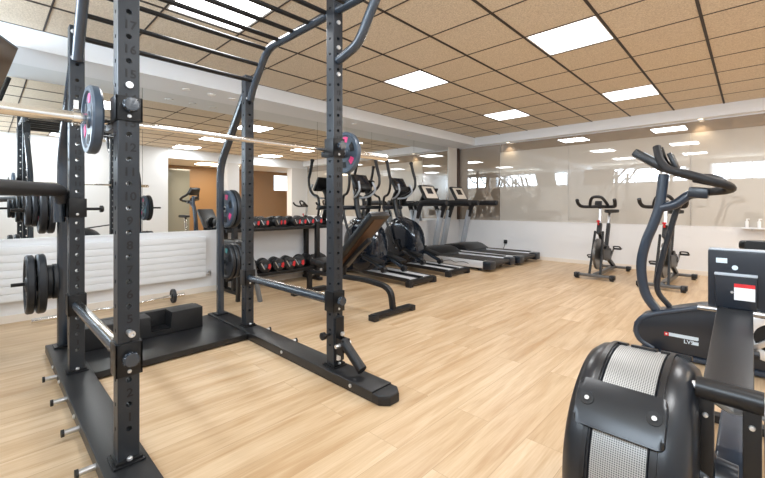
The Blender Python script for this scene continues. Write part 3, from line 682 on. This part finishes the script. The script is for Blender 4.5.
# ================================================================== TREADMILLS
def treadmill():
    t_ = thing('treadmill', 'x', 'treadmill', (0, 0, 0), 'treadmills in the back corner')
    kw = dict(parent=t_, local=True)
    bm = nb(); bx(bm, -1.62, -.05, -.27, .27, .135, .150); tube(bm, [(-.055, -.27, .115), (-.055, .27, .115)], .035, 14); obj('belt', bm, 'belt', **kw)
    bm = nb(); bx(bm, -1.7, -.05, -.40, .40, .07, .134); obj('deck', bm, 'black', **kw)
    for s_ in (-1, 1):
        y0, y1 = sorted((s_*.275, s_*.43))
        bm = nb(); prism(bm, [(-1.68, .05), (-.14, .05), (-.14, .165), (-1.68, .19)], y0, y1, 'XZ', .01); r_ = obj('side_rail', bm, 'silver', **kw)
        bm = nb(); tube(bm, smooth_path([(-1.15+.09*q, s_*.4335, .115+.022*math.sin(q*2.1)*(1-q/14)) for q in range(9)], 4), .0045, 5); q_ = obj('lettering', bm, 'black', **kw, label='dark script on the rail side'); q_.parent = r_
        bm = nb(); bx(bm, -1.66, -.16, min(s_*.29, s_*.41), max(s_*.29, s_*.41), .176, .186); q_ = obj('step_strip', bm, 'belt', **kw); q_.parent = r_
        bm = nb(); bx(bm, -.15, .0, min(s_*.27, s_*.455), max(s_*.27, s_*.455), .035, .17, .02); obj('rear_cap', bm, 'blueblk', **kw)
        bm = nb(); lathe(bm, (-.25, s_*.36, 0), (0, 0, 1), [(0, 0), (0, .03), (.05, .025), (.05, 0)], 14); obj('foot', bm, 'black', **kw)
        bm = nb(); rbar(bm, (-1.76, s_*.39, .18), (-1.575, s_*.39, 1.0), .06, .15, .02); obj('upright', bm, 'greyup', **kw)
        bm = nb(); tube(bm, fillet([(-1.60, s_*.39, .86), (-1.50, s_*.39, 1.14), (-1.40, s_*.39, 1.155), (-.90, s_*.39, 1.150)], .14, 6), [.05]*3+[.045]*11+[.036]*(2) if False else .052, 12); obj('handrail', bm, 'grip', **kw)
    bm = nb(); prism(bm, [(-1.86, .04), (-1.86, .20), (-1.74, .27), (-1.36, .30), (-1.24, .275), (-1.10, .20), (-1.08, .15), (-1.10, .04)], -.40, .40, 'XZ', .03); obj('motor_hood', bm, 'black', **kw)
    bm = nb(); bx(bm, -1.64, -1.53, -.39, .39, 1.08, 1.17, .02); obj('cross_bar', bm, 'black', **kw)
    bm = nb(); tube(bm, [(-1.38, -.17, 1.17), (-1.30, -.10, 1.19), (-1.30, .10, 1.19), (-1.38, .17, 1.17)], .018, 8); tube(bm, [(-1.55, -.17, 1.15), (-1.38, -.17, 1.17)], .018, 8); tube(bm, [(-1.55, .17, 1.15), (-1.38, .17, 1.17)], .018, 8); obj('pulse_grip', bm, 'grip', **kw)
    R = Matrix.Rotation(math.radians(60), 3, 'Y')
    bm = nb(); box(bm, (-1.60, 0, 1.34), (.36, .46, .05), R, .018); c_ = obj('console', bm, 'black', **kw)
    bm = nb(); box(bm, Vector((-1.60, 0, 1.345))+R@Vector((0.0, 0, .026)), (.27, .36, .006), R); q_ = obj('bezel', bm, 'ply' if False else 'skirt', **kw, label='pale beige control panel'); q_.parent = c_
    bm = nb(); box(bm, Vector((-1.60, 0, 1.345))+R@Vector((-0.03, 0, .030)), (.13, .18, .006), R); q_ = obj('display', bm, 'screen', **kw); q_.parent = c_
    bm = nb(); bx(bm, -1.60, -1.54, -.12, .12, 1.12, 1.24, .01); obj('console_neck', bm, 'black', **kw)
    return t_
tm = treadmill(); tm.location = (-3.04, 7.14, 0); tm['label'] = 'far treadmill against the back wall with a lit beige console'
copy_tree(tm, label='nearer treadmill with wide silver side rail beside the elliptical', loc=(-3.08, 6.13, 0))
# ================================================================== ELLIPTICALS
def elliptical(ph):
    t_ = thing('elliptical_trainer', 'x', 'elliptical trainer', (0, 0, 0), 'elliptical trainers facing the mirror')
    kw = dict(parent=t_, local=True)
    bm = nb(); bx(bm, -.075, 0, -.29, .29, .025, .095, .015); f_ = obj('rear_foot', bm, 'black', **kw)
    for y in (-.26, .26):
        bm = nb(); bx(bm, -.08, .01, y-.035, y+.035, 0, .085, .012); q = obj('end_cap', bm, 'rubber', **kw); q.parent = f_
    for s_ in (-1, 1):
        bm = nb(); rbar(bm, (-.06, s_*.145, .085), (-.92, s_*.145, .11), .16, .022, .004); r_ = obj('track', bm, 'silver', **kw)
        bm = nb()
        for yy in (.055, .235): rbar(bm, (-.06, s_*yy, .08), (-.95, s_*yy, .10), .025, .05, .005)
        obj('track_side', bm, 'black', **kw)
        x0 = -.62 if s_ < 0 else -.48
        bm = nb(); cyl(bm, (x0, s_*.145-.035, .155), (x0, s_*.145+.035, .155), .042, 18); obj('roller', bm, 'black', **kw)
        kz = .30 if s_ < 0 else .46
        bm = nb(); tube(bm, fillet([(x0, s_*.145, .165), (x0-.20, s_*.15, .24), (-1.22, s_*.15, kz+.05)], .08), .026, 10, sq=4); obj('pedal_arm', bm, 'tube', **kw)
        bm = nb(); R = Matrix.Rotation(math.radians(14), 3, 'Y'); box(bm, (x0-.20, s_*.16, .30), (.36, .15, .035), R, .012); box(bm, (x0-.37, s_*.16, .36), (.025, .15, .07), R, .008); obj('pedal', bm, 'black', **kw)
        # side cover disc of the drive housing
        bm = nb(); lathe(bm, (-1.17, s_*.10, .47), (0, s_, 0), [(0, 0), (0, .385), (.03, .38), (.055, .34), (.065, .30), (.068, .10), (.06, 0)], 36); obj('drive_cover', bm, 'gloss', **kw)
        bm = nb(); rbar(bm, (-1.17, s_*.19, .47), (-1.17+.10*(-s_), s_*.19, .30 if s_ < 0 else .62), .03, .05, .006); cyl(bm, (-1.17, s_*.15, .47), (-1.17, s_*.21, .47), .04); obj('crank', bm, 'rackdk', **kw)
        dx = .05*s_
        bm = nb(); tube(bm, smooth_path([(-1.27+dx, s_*.27, 1.86), (-1.235+dx, s_*.275, 1.72), (-1.185+dx, s_*.28, 1.56), (-1.20+dx, s_*.27, 1.40), (-1.32, s_*.25, 1.29), (-1.43, s_*.23, 1.24), (-1.45, s_*.22, 1.05), (-1.38, s_*.22, .80), (-1.22, s_*.19, .42)], 5), .021, 12); a_ = obj('moving_arm', bm, 'black', **kw)
        bm = nb(); tube(bm, smooth_path([(-1.275+dx, s_*.27, 1.875), (-1.235+dx, s_*.275, 1.72), (-1.187+dx, s_*.28, 1.57)], 5), .026, 12); lathe(bm, (-1.275+dx, s_*.27, 1.875), (-.2, 0, 1), [(-.02, 0), (-.02, .034), (.01, .034), (.022, .02), (.022, 0)], 14); q = obj('hand_grip', bm, 'grip', **kw); q.parent = a_
        bm = nb(); tube(bm, smooth_path([(-1.38, s_*.06, 1.22), (-1.24, s_*.14, 1.24), (-1.12, s_*.17, 1.34), (-1.16, s_*.15, 1.47)], 5), .016, 10); obj('fixed_handle', bm, 'greyup', **kw)
    bm = nb(); prism(bm, [(-1.55, .04), (-1.60, .30), (-1.50, .62), (-1.38, .84), (-1.22, .90), (-1.0, .82), (-.84, .60), (-.78, .35), (-.80, .10), (-.95, .04)], -.11, .11, 'XZ', .03); obj('drive_housing', bm, 'gloss', **kw)
    bm = nb(); bx(bm, -1.60, -.90, -.09, .09, .04, .11, .01); obj('base_frame', bm, 'rackdk', **kw)
    bm = nb(); bx(bm, -1.64, -1.56, -.27, .27, 0, .07, .012); obj('front_foot', bm, 'black', **kw)
    bm = nb(); tube(bm, smooth_path([(-1.28, 0, .84), (-1.36, 0, 1.05), (-1.38, 0, 1.25), (-1.30, 0, 1.38)], 4), .045, 12); obj('mast', bm, 'black', **kw)
    bm = nb(); cyl(bm, (-1.44, -.24, 1.06), (-1.44, .24, 1.06), .035, 14); obj('arm_axle', bm, 'blueblk', **kw)
    R = Matrix.Rotation(math.radians(58), 3, 'Y')
    bm = nb(); box(bm, (-1.28, 0, 1.47), (.27, .34, .05), R, .018); c_ = obj('console', bm, 'black', **kw)
    bm = nb(); box(bm, Vector((-1.28, 0, 1.475))+R@Vector((-.02, 0, .026)), (.16, .26, .006), R); q = obj('display', bm, 'screen', **kw); q.parent = c_
    bm = nb(); lathe(bm, (-.96, -.115, .23), (0, -1, 0), [(0, 0), (0, .05), (.004, .05), (.006, .04), (.006, 0)], 20); obj('badge', bm, 'red', **kw)
    return t_
el = elliptical(0); el.location = (-3.33, 5.15, 0); el['label'] = 'far elliptical trainer with a big glossy black drive cover, next to the treadmill'
copy_tree(el, label='nearest elliptical trainer, partly hidden behind the weight bench', loc=(-3.28, 4.17, 0))
# ================================================================== SPIN BIKES
def spin_bike():
    t_ = thing('spin_bike', 'x', 'exercise bike', (0, 0, 0), 'spin bikes before the back wall')
    kw = dict(parent=t_, local=True)
    for y, w in ((0, .24), (1.15, .21)):
        bm = nb(); bx(bm, -w, w, y-.03, y+.03, .035, .075, .008); b_ = obj('base_bar', bm, 'darksteel', **kw)
        for s_ in (-1, 1):
            bm = nb(); bx(bm, s_*w-.035, s_*w+.035, y-.045, y+.045, .02, .085, .012); q = obj('end_cap', bm, 'black', **kw); q.parent = b_
            bm = nb(); lathe(bm, (s_*(w-.01), y, 0), (0, 0, 1), [(0, 0), (0, .028), (.015, .028), (.02, .008), (.05, .008), (.05, 0)], 12); q = obj('levelling_foot', bm, 'black', **kw); q.parent = b_
            if y == 0:
                bm = nb(); cyl(bm, (s_*w-.012, -.05, .045), (s_*w+.012, -.05, .045), .035, 14); q = obj('transport_wheel', bm, 'rubber', **kw); q.parent = b_
    bm = nb(); rbar(bm, (0, .02, .06), (0, 1.13, .06), .06, .05, .006); obj('floor_beam', bm, 'darksteel', **kw)
    for s_ in (-1, 1):
        bm = nb(); rbar(bm, (s_*.075, .03, .06), (s_*.055, .26, .70), .026, .045, .005); obj('fork', bm, 'rackdk', **kw)
    bm = nb(); lathe(bm, (0, .20, .36), (1, 0, 0), [(-.012, 0), (-.012, .16), (-.016, .20), (-.016, .232), (.016, .232), (.016, .20), (.012, .16), (.012, 0)], 36); obj('flywheel', bm, 'darksteel', **kw)
    bm = nb(); lathe(bm, (.05, .42, .36), (1, 0, 0), [(0, 0), (0, .12), (.03, .12), (.03, 0)], 24); prism(bm, [(.15, .28), (.60, .24), (.68, .33), (.60, .42), (.15, .44)], .045, .085, 'YZ', .01); obj('chain_guard', bm, 'rackdk', **kw)
    bm = nb(); rbar(bm, (0, .24, .66), (0, .30, .82), .06, .07, .008); obj('neck', bm, 'rackdk', **kw)
    bm = nb(); rbar(bm, (0, .27, .70), (0, .62, .30), .045, .06, .006); rbar(bm, (0, .62, .30), (0, 1.12, .07), .045, .06, .006); obj('frame', bm, 'rackdk', **kw)
    bm = nb(); rbar(bm, (0, .60, .30), (0, .80, .80), .05, .06, .006); obj('seat_tube', bm, 'rackdk', **kw)
    bm = nb(); rbar(bm, (0, .29, .78), (0, .335, 1.05), .035, .045, .004); obj('handlebar_post', bm, 'steel', **kw)
    bm = nb(); rbar(bm, (0, .79, .78), (0, .86, .98), .035, .045, .004); obj('seat_post', bm, 'steel', **kw)
    bm = nb(); lathe(bm, (0, .22, .80), (0, -.3, 1), [(0, .012), (.05, .012), (.05, .022), (.07, .022), (.075, 0)], 14); obj('resistance_knob', bm, 'red', **kw)
    bm = nb(); cyl(bm, (-.0, .335, 1.05), (0, .335, 1.085), .035)
    tube(bm, smooth_path([(-.255, .05, 1.185), (-.25, .10, 1.12), (-.22, .18, 1.08), (-.12, .26, 1.075), (0, .30, 1.08), (.12, .26, 1.075), (.22, .18, 1.08), (.25, .10, 1.12), (.255, .05, 1.185)], 5), .025, 10)
    tube(bm, smooth_path([(-.13, .26, 1.08), (-.10, .18, 1.16), (-.06, .14, 1.215), (0, .13, 1.225), (.06, .14, 1.215), (.10, .18, 1.16), (.13, .26, 1.08)], 5), .022, 10)
    obj('handlebar', bm, 'grip', **kw)
    bm = nb(); box(bm, (0, .22, 1.13), (.10, .03, .07), Matrix.Rotation(-.5, 3, 'X'), .01); obj('computer', bm, 'black', **kw)
    bm = nb(); prism(bm, [(0, .66), (.03, .70), (.035, .80), (.09, .90), (.11, .98), (.06, 1.02), (-.06, 1.02), (-.11, .98), (-.09, .90), (-.035, .80), (-.03, .70)], .975, 1.03, 'XY', .015); obj('saddle', bm, 'black', **kw)
    for s_ in (-1, 1):
        dz = .07*s_
        bm = nb(); rbar(bm, (s_*.09, .58, .31), (s_*.10, .58+.10*s_, .31+dz+.03), .018, .03, .004); cr = obj('crank', bm, 'darksteel', **kw)
        bm = nb(); y = .58+.10*s_; z = .34+dz
        bx(bm, s_*.16-.05, s_*.16+.05, y-.045, y+.045, z-.012, z+.012, .005); tube(bm, smooth_path([(s_*.16-.04, y-.04, z), (s_*.16-.04, y-.09, z+.04), (s_*.16+.04, y-.09, z+.04), (s_*.16+.04, y-.04, z)], 4), .010, 8); q = obj('pedal', bm, 'black', **kw)
    return t_
sb = spin_bike(); sb.location = (-1.69, 6.22, 0); sb['label'] = 'spin bike standing alone in the middle of the back wall'
copy_tree(sb, label='spin bike behind the tall handlebar column of the upright bike', loc=(-.85, 6.05, 0), rot=(0, 0, -.03))
# ================================================================== UPRIGHT EXERCISE BIKE
BY = 3.46
t_ = thing('upright_exercise_bike', 'dark blue upright exercise bike with a tall curved handlebar column, at right', 'exercise bike', (-.15, BY, 0))
hp = [(-.56, .035), (-.625, .075), (-.655, .14), (-.645, .21), (-.595, .275), (-.50, .32), (-.25, .405), (-.12, .44), (.12, .45), (.30, .38), (.42, .20), (.42, .035)]
bm = nb(); prism(bm, hp, BY-.085, BY+.085, 'XZ', .022); h_ = obj('housing', bm, 'blueblk', t_)
bm = nb(); tube(bm, fillet([(-.52, BY-.075, .045), (-.615, BY-.075, .09), (-.635, BY-.075, .17), (-.60, BY-.075, .255), (-.50, BY-.075, .305), (-.22, BY-.075, .402), (-.10, BY-.075, .42)], .05), .020, 12); obj('housing_rim', bm, 'bikeframe', t_)
bm = nb(); bx(bm, -.60, .46, BY-.10, BY+.10, .012, .045, .01); obj('sill', bm, 'bikeframe', t_)
for x in (-.52, .46):
    bm = nb(); bx(bm, x-.035, x+.035, BY-.24, BY+.24, 0, .05, .01); obj('base_bar', bm, 'black', t_)
pts = [(-.50, .31), (-.565, .40), (-.595, .50), (-.605, .66), (-.575, .82), (-.53, .95), (-.49, 1.10), (-.465, 1.32)]
bm = nb(); tube(bm, smooth_path([(x, BY-.03, z) for x, z in pts], 5), .034, 14); obj('column', bm, 'bikeframe', t_)
bm = nb(); tube(bm, smooth_path([(-.44, BY+.05, .34), (-.515, BY+.05, .45), (-.50, BY+.05, .62), (-.45, BY+.05, .85), (-.40, BY+.04, 1.05), (-.36, BY+.02, 1.14)], 5), .020, 10); obj('rear_column', bm, 'blueblk', t_)
bm = nb(); tube(bm, smooth_path([(-.49, BY-.03, 1.075), (-.40, BY-.03, 1.10), (-.32, BY-.03, 1.165), (-.26, BY-.03, 1.175)], 4), .033, 12); obj('handlebar_stem', bm, 'bikeframe', t_)
bm = nb(); box(bm, (-.265, BY-.04, 1.18), (.11, .11, .075), Matrix.Rotation(.12, 3, 'Y'), .012); obj('stem_clamp', bm, 'blueblk', t_)
for s_ in (-1, 1):
    bm = nb(); y_ = BY-.03
    tube(bm, smooth_path([(-.50, y_+s_*.05, 1.52), (-.475, y_+s_*.09, 1.42), (-.42, y_+s_*.13, 1.345), (-.30, y_+s_*.17, 1.30), (-.18, y_+s_*.18, 1.25), (-.10, y_+s_*.11, 1.215), (-.12, y_+s_*.03, 1.195), (-.22, y_, 1.185)], 5), .027, 12); obj('handlebar', bm, 'grip', t_)
bm = nb(); lathe(bm, (-.215, BY+.10, 1.235), (.28, 0, 1), [(0, 0), (0, .10), (.02, .108), (.05, .092), (.075, .05), (.082, 0)], 28); obj('elbow_pad', bm, 'grip', t_)
R = Matrix.Rotation(math.radians(36), 3, 'Y')
bm = nb(); box(bm, (-.545, BY-.03, 1.425), (.24, .20, .062), R, .02); c_ = obj('console', bm, 'black', t_)
bm = nb(); box(bm, Vector((-.555, BY-.03, 1.43))+R@Vector((0, 0, .033)), (.10, .16, .006), R); q = obj('display', bm, 'label', t_); q.parent = c_
bm = nb(); box(bm, (-.415, BY+.05, 1.415), (.03, .16, .13), Matrix.Rotation(-.35, 3, 'Y'), .008); obj('reading_rest', bm, 'black', t_)
bm = nb(); prism(bm, [(-.06, BY-.02), (-.03, BY-.055), (.08, BY-.07), (.22, BY-.13), (.28, BY-.08), (.28, BY+.08), (.22, BY+.13), (.08, BY+.07), (-.03, BY+.055), (-.06, BY+.02)], .80, .862, 'XY', .02); obj('saddle', bm, 'vinyl', t_)
bm = nb(); rbar(bm, (.14, BY, .80), (.06, BY, .42), .04, .05, .004); obj('seat_post', bm, 'chrome', t_)
bm = nb(); lathe(bm, (.10, BY-.085, .26), (0, -1, 0), [(0, .09), (0, .15), (.012, .15), (.016, .14), (.016, .10), (.012, .09)], 36, True); obj('crank_ring', bm, 'silver', t_)
bm = nb(); lathe(bm, (.10, BY-.085, .26), (0, -1, 0), [(0, 0), (0, .088), (.014, .085), (.014, 0)], 30); obj('crank_disc', bm, 'black', t_)
bm = nb(); rbar(bm, (.10, BY-.11, .26), (-.02, BY-.12, .17), .02, .035, .004); obj('crank', bm, 'steel', t_)
bm = nb(); bx(bm, -.07, .04, BY-.24, BY-.14, .155, .185, .008); obj('pedal', bm, 'black', t_)
yf = BY-.0865
bm = nb(); bx(bm, -.455, -.43, yf-.002, yf, .158, .184); q = obj('logo_emblem', bm, 'red', t_, label='red square emblem'); q.parent = h_
bm = nb(); lathe(bm, (-.4425, yf-.002, .171), (0, -1, 0), [(0, 0), (0, .006), (.001, .006), (.001, 0)], 12); q = obj('logo_dot', bm, 'white', t_); q.parent = h_
bm = nb(); prism(bm, [(-.428, .160), (-.268, .160), (-.262, .166), (-.262, .184), (-.428, .184)], yf-.002, yf, 'XZ'); q = obj('logo_plate', bm, 'label', t_); q.parent = h_
q = text_mesh([('LV5', .036, mtx((-.315, yf-.001, .140), (1, 0, 0), (0, 0, 1)))], None, 'lettering', 'label', t_); q.parent = h_
bm = nb(); prism(bm, [(-.30, .128), (-.262, .128), (-.262, .150), (-.29, .150)], yf-.0015, yf, 'XZ'); q = obj('logo_plate', bm, 'label', t_); q.parent = h_
# ================================================================== AIR ROWER, NEAR RIGHT
CY_, CZ_, RR, CXR = 1.40, .328, .31, -.250
t_ = thing('rowing_machine', 'black fan rowing machine with a perforated silver band, near right foreground', 'rowing machine', (-.15, 1.5, 0))
prof = [(-.150, 0), (-.150, .20), (-.147, .250), (-.135, .283), (-.112, .302), (-.085, .308), (-.068, .308), (-.064, .303), (.064, .303), (.068, .308), (.085, .308), (.112, .302), (.135, .283), (.147, .250), (.150, .20), (.150, 0)]
bm = nb(); lathe(bm, (CXR, CY_, CZ_), (1, 0, 0), prof, 72); obj('fan_housing', bm, 'fanblack', t_)
# perforated band with its own UVs
bm = nb(); uvl = bm.loops.layers.uv.new('UVMap'); n_ = 96; rings = []
for k in range(n_+1):
    a = -PI*.35+PI*1.5*k/n_; c_, s_ = math.cos(a), math.sin(a)
    rings.append([bm.verts.new((CXR+x, CY_+c_*.307, CZ_+s_*.307)) for x in (-.062, 0, .062)])
for k in range(n_):
    for j in range(2):
        f_ = bm.faces.new((rings[k][j], rings[k][j+1], rings[k+1][j+1], rings[k+1][j]))
        for l_, (ku, jv) in zip(f_.loops, ((k, j), (k, j+1), (k+1, j+1), (k+1, j))): l_[uvl].uv = (ku*PI*1.5/n_*.307, jv*.062)
obj('perforated_band', bm, 'mesh', t_, label='silver perforated metal band')
def arc_bar(a0, a1, r0, r1, x0, x1, n=10, bev=.006):
    b_ = nb(); poly = [(CY_+r1*math.cos(math.radians(a0+(a1-a0)*k/n)), CZ_+r1*math.sin(math.radians(a0+(a1-a0)*k/n))) for k in range(n+1)]
    poly += [(CY_+r0*math.cos(math.radians(a1-(a1-a0)*k/n)), CZ_+r0*math.sin(math.radians(a1-(a1-a0)*k/n))) for k in range(n+1)]
    prism(b_, poly, x0, x1, 'YZ', bev); return b_
hd = obj('front_cover', arc_bar(127, 149, .28, .336, CXR-.108, CXR+.098, 6, bev=.014), 'fanblack', t_)
for x in (CXR-.082, CXR+.074):
    a = math.radians(137); c_ = Vector((x, CY_+.336*math.cos(a), CZ_+.336*math.sin(a))); ax = Vector((0, math.cos(a), math.sin(a)))
    bm = nb(); lathe(bm, c_, ax, [(.0005, 0), (.0005, .014), (.0015, .018), (-.002, .019)], 18); q = obj('screw_recess', bm, 'mark', t_); q.parent = hd
    bm = nb(); lathe(bm, c_, ax, [(.001, .006), (.003, .006), (.003, 0)], 10); q = obj('screw', bm, 'bolt', t_); q.parent = hd
for a0, x0, x1 in ((74, -.075, -.045), (74, -.035, .035), (74, .045, .075), (70, .08, .12)):
    obj('vent_clip', arc_bar(a0, a0+7, .30, .314, CXR+x0, CXR+x1, 3, .003), 'black', t_)
for x in (-.078, .078):
    obj('band_edge', arc_bar(-60, 205, .30, .314, CXR+x-.006, CXR+x+.006, 50, .003), 'black', t_)
bm = nb(); lathe(bm, (CXR+.15, CY_, CZ_), (1, 0, 0), [(0, 0), (0, .085), (.02, .08), (.03, .06), (.075, .055), (.075, 0)], 30); obj('axle_hub', bm, 'blueblk', t_)
# frame beside the fan
X0, X1 = -.098, .012
bm = nb(); cyl(bm, (X0-.012, 1.345, .595), (X1+.012, 1.345, .592), .029, 20); obj('cross_tube', bm, 'black', t_)
for x in (X0-.013, X1+.013):
    bm = nb(); s_ = 1 if x > 0 else -1; lathe(bm, (x, 1.345, .595), (s_, 0, 0), [(0, .014), (.008, .013), (.011, 0)], 14); obj('bolt', bm, 'bolt', t_)
for x0, x1 in ((X0-.008, X0+.026), (X1-.028, X1+.008)):
    bm = nb(); bx(bm, x0, x1, 1.33, 1.365, .10, .585, .003); p_ = obj('frame_plate', bm, 'black', t_)
    for z in (.53, .36, .30):
        bm = nb(); lathe(bm, ((x0+x1)/2, 1.33, z), (0, -1, 0), [(0, .007), (.005, .006), (.007, 0)], 10); q = obj('screw', bm, 'bolt', t_); q.parent = p_
bm = nb(); prism(bm, [(1.335, .592), (1.335, .615), (1.95, .700), (1.95, .680)], X0+.002, X1-.006, 'YZ', .003); obj('monitor_arm', bm, 'mattop', t_, label='flat dark monitor arm')
for a in ((X0-.03, .06, 1.45, 1.50, .20, .24), ):
    bm = nb(); tube(bm, smooth_path([(X0+.02, 1.55, .50), (-.04, 1.58, .47), (X1+.0, 1.56, .49), (X1+.10, 1.58, .44)], 5), .02, 10); obj('cable_guide', bm, 'greyup', t_)
bm = nb(); prism(bm, [(1.42, .06), (1.42, .20), (1.60, .30), (1.85, .30), (2.6, .26), (2.6, .18), (1.8, .19)], -.085, -.005, 'YZ', .008); obj('seat_rail', bm, 'bikeframe', t_)
for x0, x1 in ((-.125, -.095), (.03, .16)):
    bm = nb(); box(bm, ((x0+x1)/2, 1.66, .30), (x1-x0, .03, .28), Matrix.Rotation(-.6, 3, 'X'), .01); obj('foot_plate', bm, 'bikeframe', t_)
bm = nb(); bx(bm, -.36, .22, 1.12, 1.19, 0, .045, .012); bx(bm, -.08, -.01, 1.15, 1.5, .04, .10, .01); obj('front_leg', bm, 'black', t_)
bm = nb(); bx(bm, -.22, .13, 2.52, 2.58, 0, .04, .01); bx(bm, -.06, -.03, 2.53, 2.57, .03, .2); obj('rear_leg', bm, 'black', t_)
# console seen from behind
YC_ = 1.975
bm = nb(); bx(bm, -.125, .20, YC_, YC_+.05, .672, .917, .006); c_ = obj('console', bm, 'blueblk', t_)
bm = nb(); bx(bm, -.122, .197, YC_-.006, YC_+.052, .917, .923, .002); q = obj('top_edge', bm, 'greyup', t_); q.parent = c_
bm = nb(); bx(bm, -.102, .016, YC_-.022, YC_, .70, .826, .004); p_ = obj('battery_box', bm, 'blueblk', t_)
bm = nb(); bx(bm, -.104, .018, YC_-.026, YC_, .823, .832, .002); q = obj('battery_lip', bm, 'greyup', t_); q.parent = c_
bm = nb(); bx(bm, -.100, -.067, YC_-.0015, YC_, .868, .887, .0004); q = obj('sticker', bm, 'label', t_, label='pale rectangular sticker'); q.parent = c_
bm = nb(); lathe(bm, (-.045, YC_-.0015, .853), (0, 1, 0), [(0, 0), (0, .009), (.0015, .009)], 20); q = obj('sticker', bm, 'label', t_, label='small round blue sticker'); q.parent = c_
bm = nb(); bx(bm, -.047, .011, YC_-.0235, YC_-.022, .735, .782); q = obj('card', bm, 'white', t_, smooth=False, label='white card'); q.parent = c_
bm = nb(); bx(bm, -.047, .011, YC_-.0235, YC_-.022, .782, .796); q = obj('card_header', bm, 'red', t_, smooth=False, label='red header strip of the card'); q.parent = c_
bm = nb(); lathe(bm, (-.053, YC_-.022, .762), (0, -1, 0), [(0, .005), (.003, .004), (.003, 0)], 10); q = obj('screw', bm, 'bolt', t_); q.parent = c_
bm = nb(); cyl(bm, (-.155, YC_-.012, .686), (.22, YC_-.012, .692), .010, 14); cyl(bm, (-.09, YC_-.012, .687), (-.065, YC_-.012, .6875), .013, 14); cyl(bm, (.0, YC_-.012, .6885), (.025, YC_-.012, .689), .013, 14); obj('handle_rod', bm, 'steel', t_)
bm = nb(); lathe(bm, (.075, YC_, .75), (0, -1, 0), [(0, 0), (0, .025), (.02, .022), (.02, 0)], 18); obj('knob', bm, 'steel', t_)

# ------------------------------------------------------------------ tidy: repeated small pieces become parts of their own
def split_islands(o):
    bm = bmesh.new(); bm.from_mesh(o.data); bm.verts.ensure_lookup_table(); seen = set(); isl = []
    for v in bm.verts:
        if v.index in seen: continue
        st = [v]; seen.add(v.index); g_ = []
        while st:
            a = st.pop(); g_.append(a.index)
            for e in a.link_edges:
                b_ = e.other_vert(a)
                if b_.index not in seen: seen.add(b_.index); st.append(b_)
        isl.append(set(g_))
    if len(isl) > 1:
        for k, g_ in enumerate(isl):
            b2 = bmesh.new(); b2.from_mesh(o.data); bmesh.ops.delete(b2, geom=[v for v in b2.verts if v.index not in g_], context='VERTS')
            me = bpy.data.meshes.new(o.data.name); b2.to_mesh(me); b2.free()
            for m_ in o.data.materials: me.materials.append(m_)
            if k == 0: first = me
            else:
                c_ = o.copy(); c_.data = me; COL.objects.link(c_)
        o.data = first
    bm.free()
for o in list(bpy.data.objects):
    if o.type == 'MESH' and o.name.split('.')[0] in ('bolt', 'grip_slot', 'track_side', 'shelf_bracket', 'bracket'): split_islands(o)
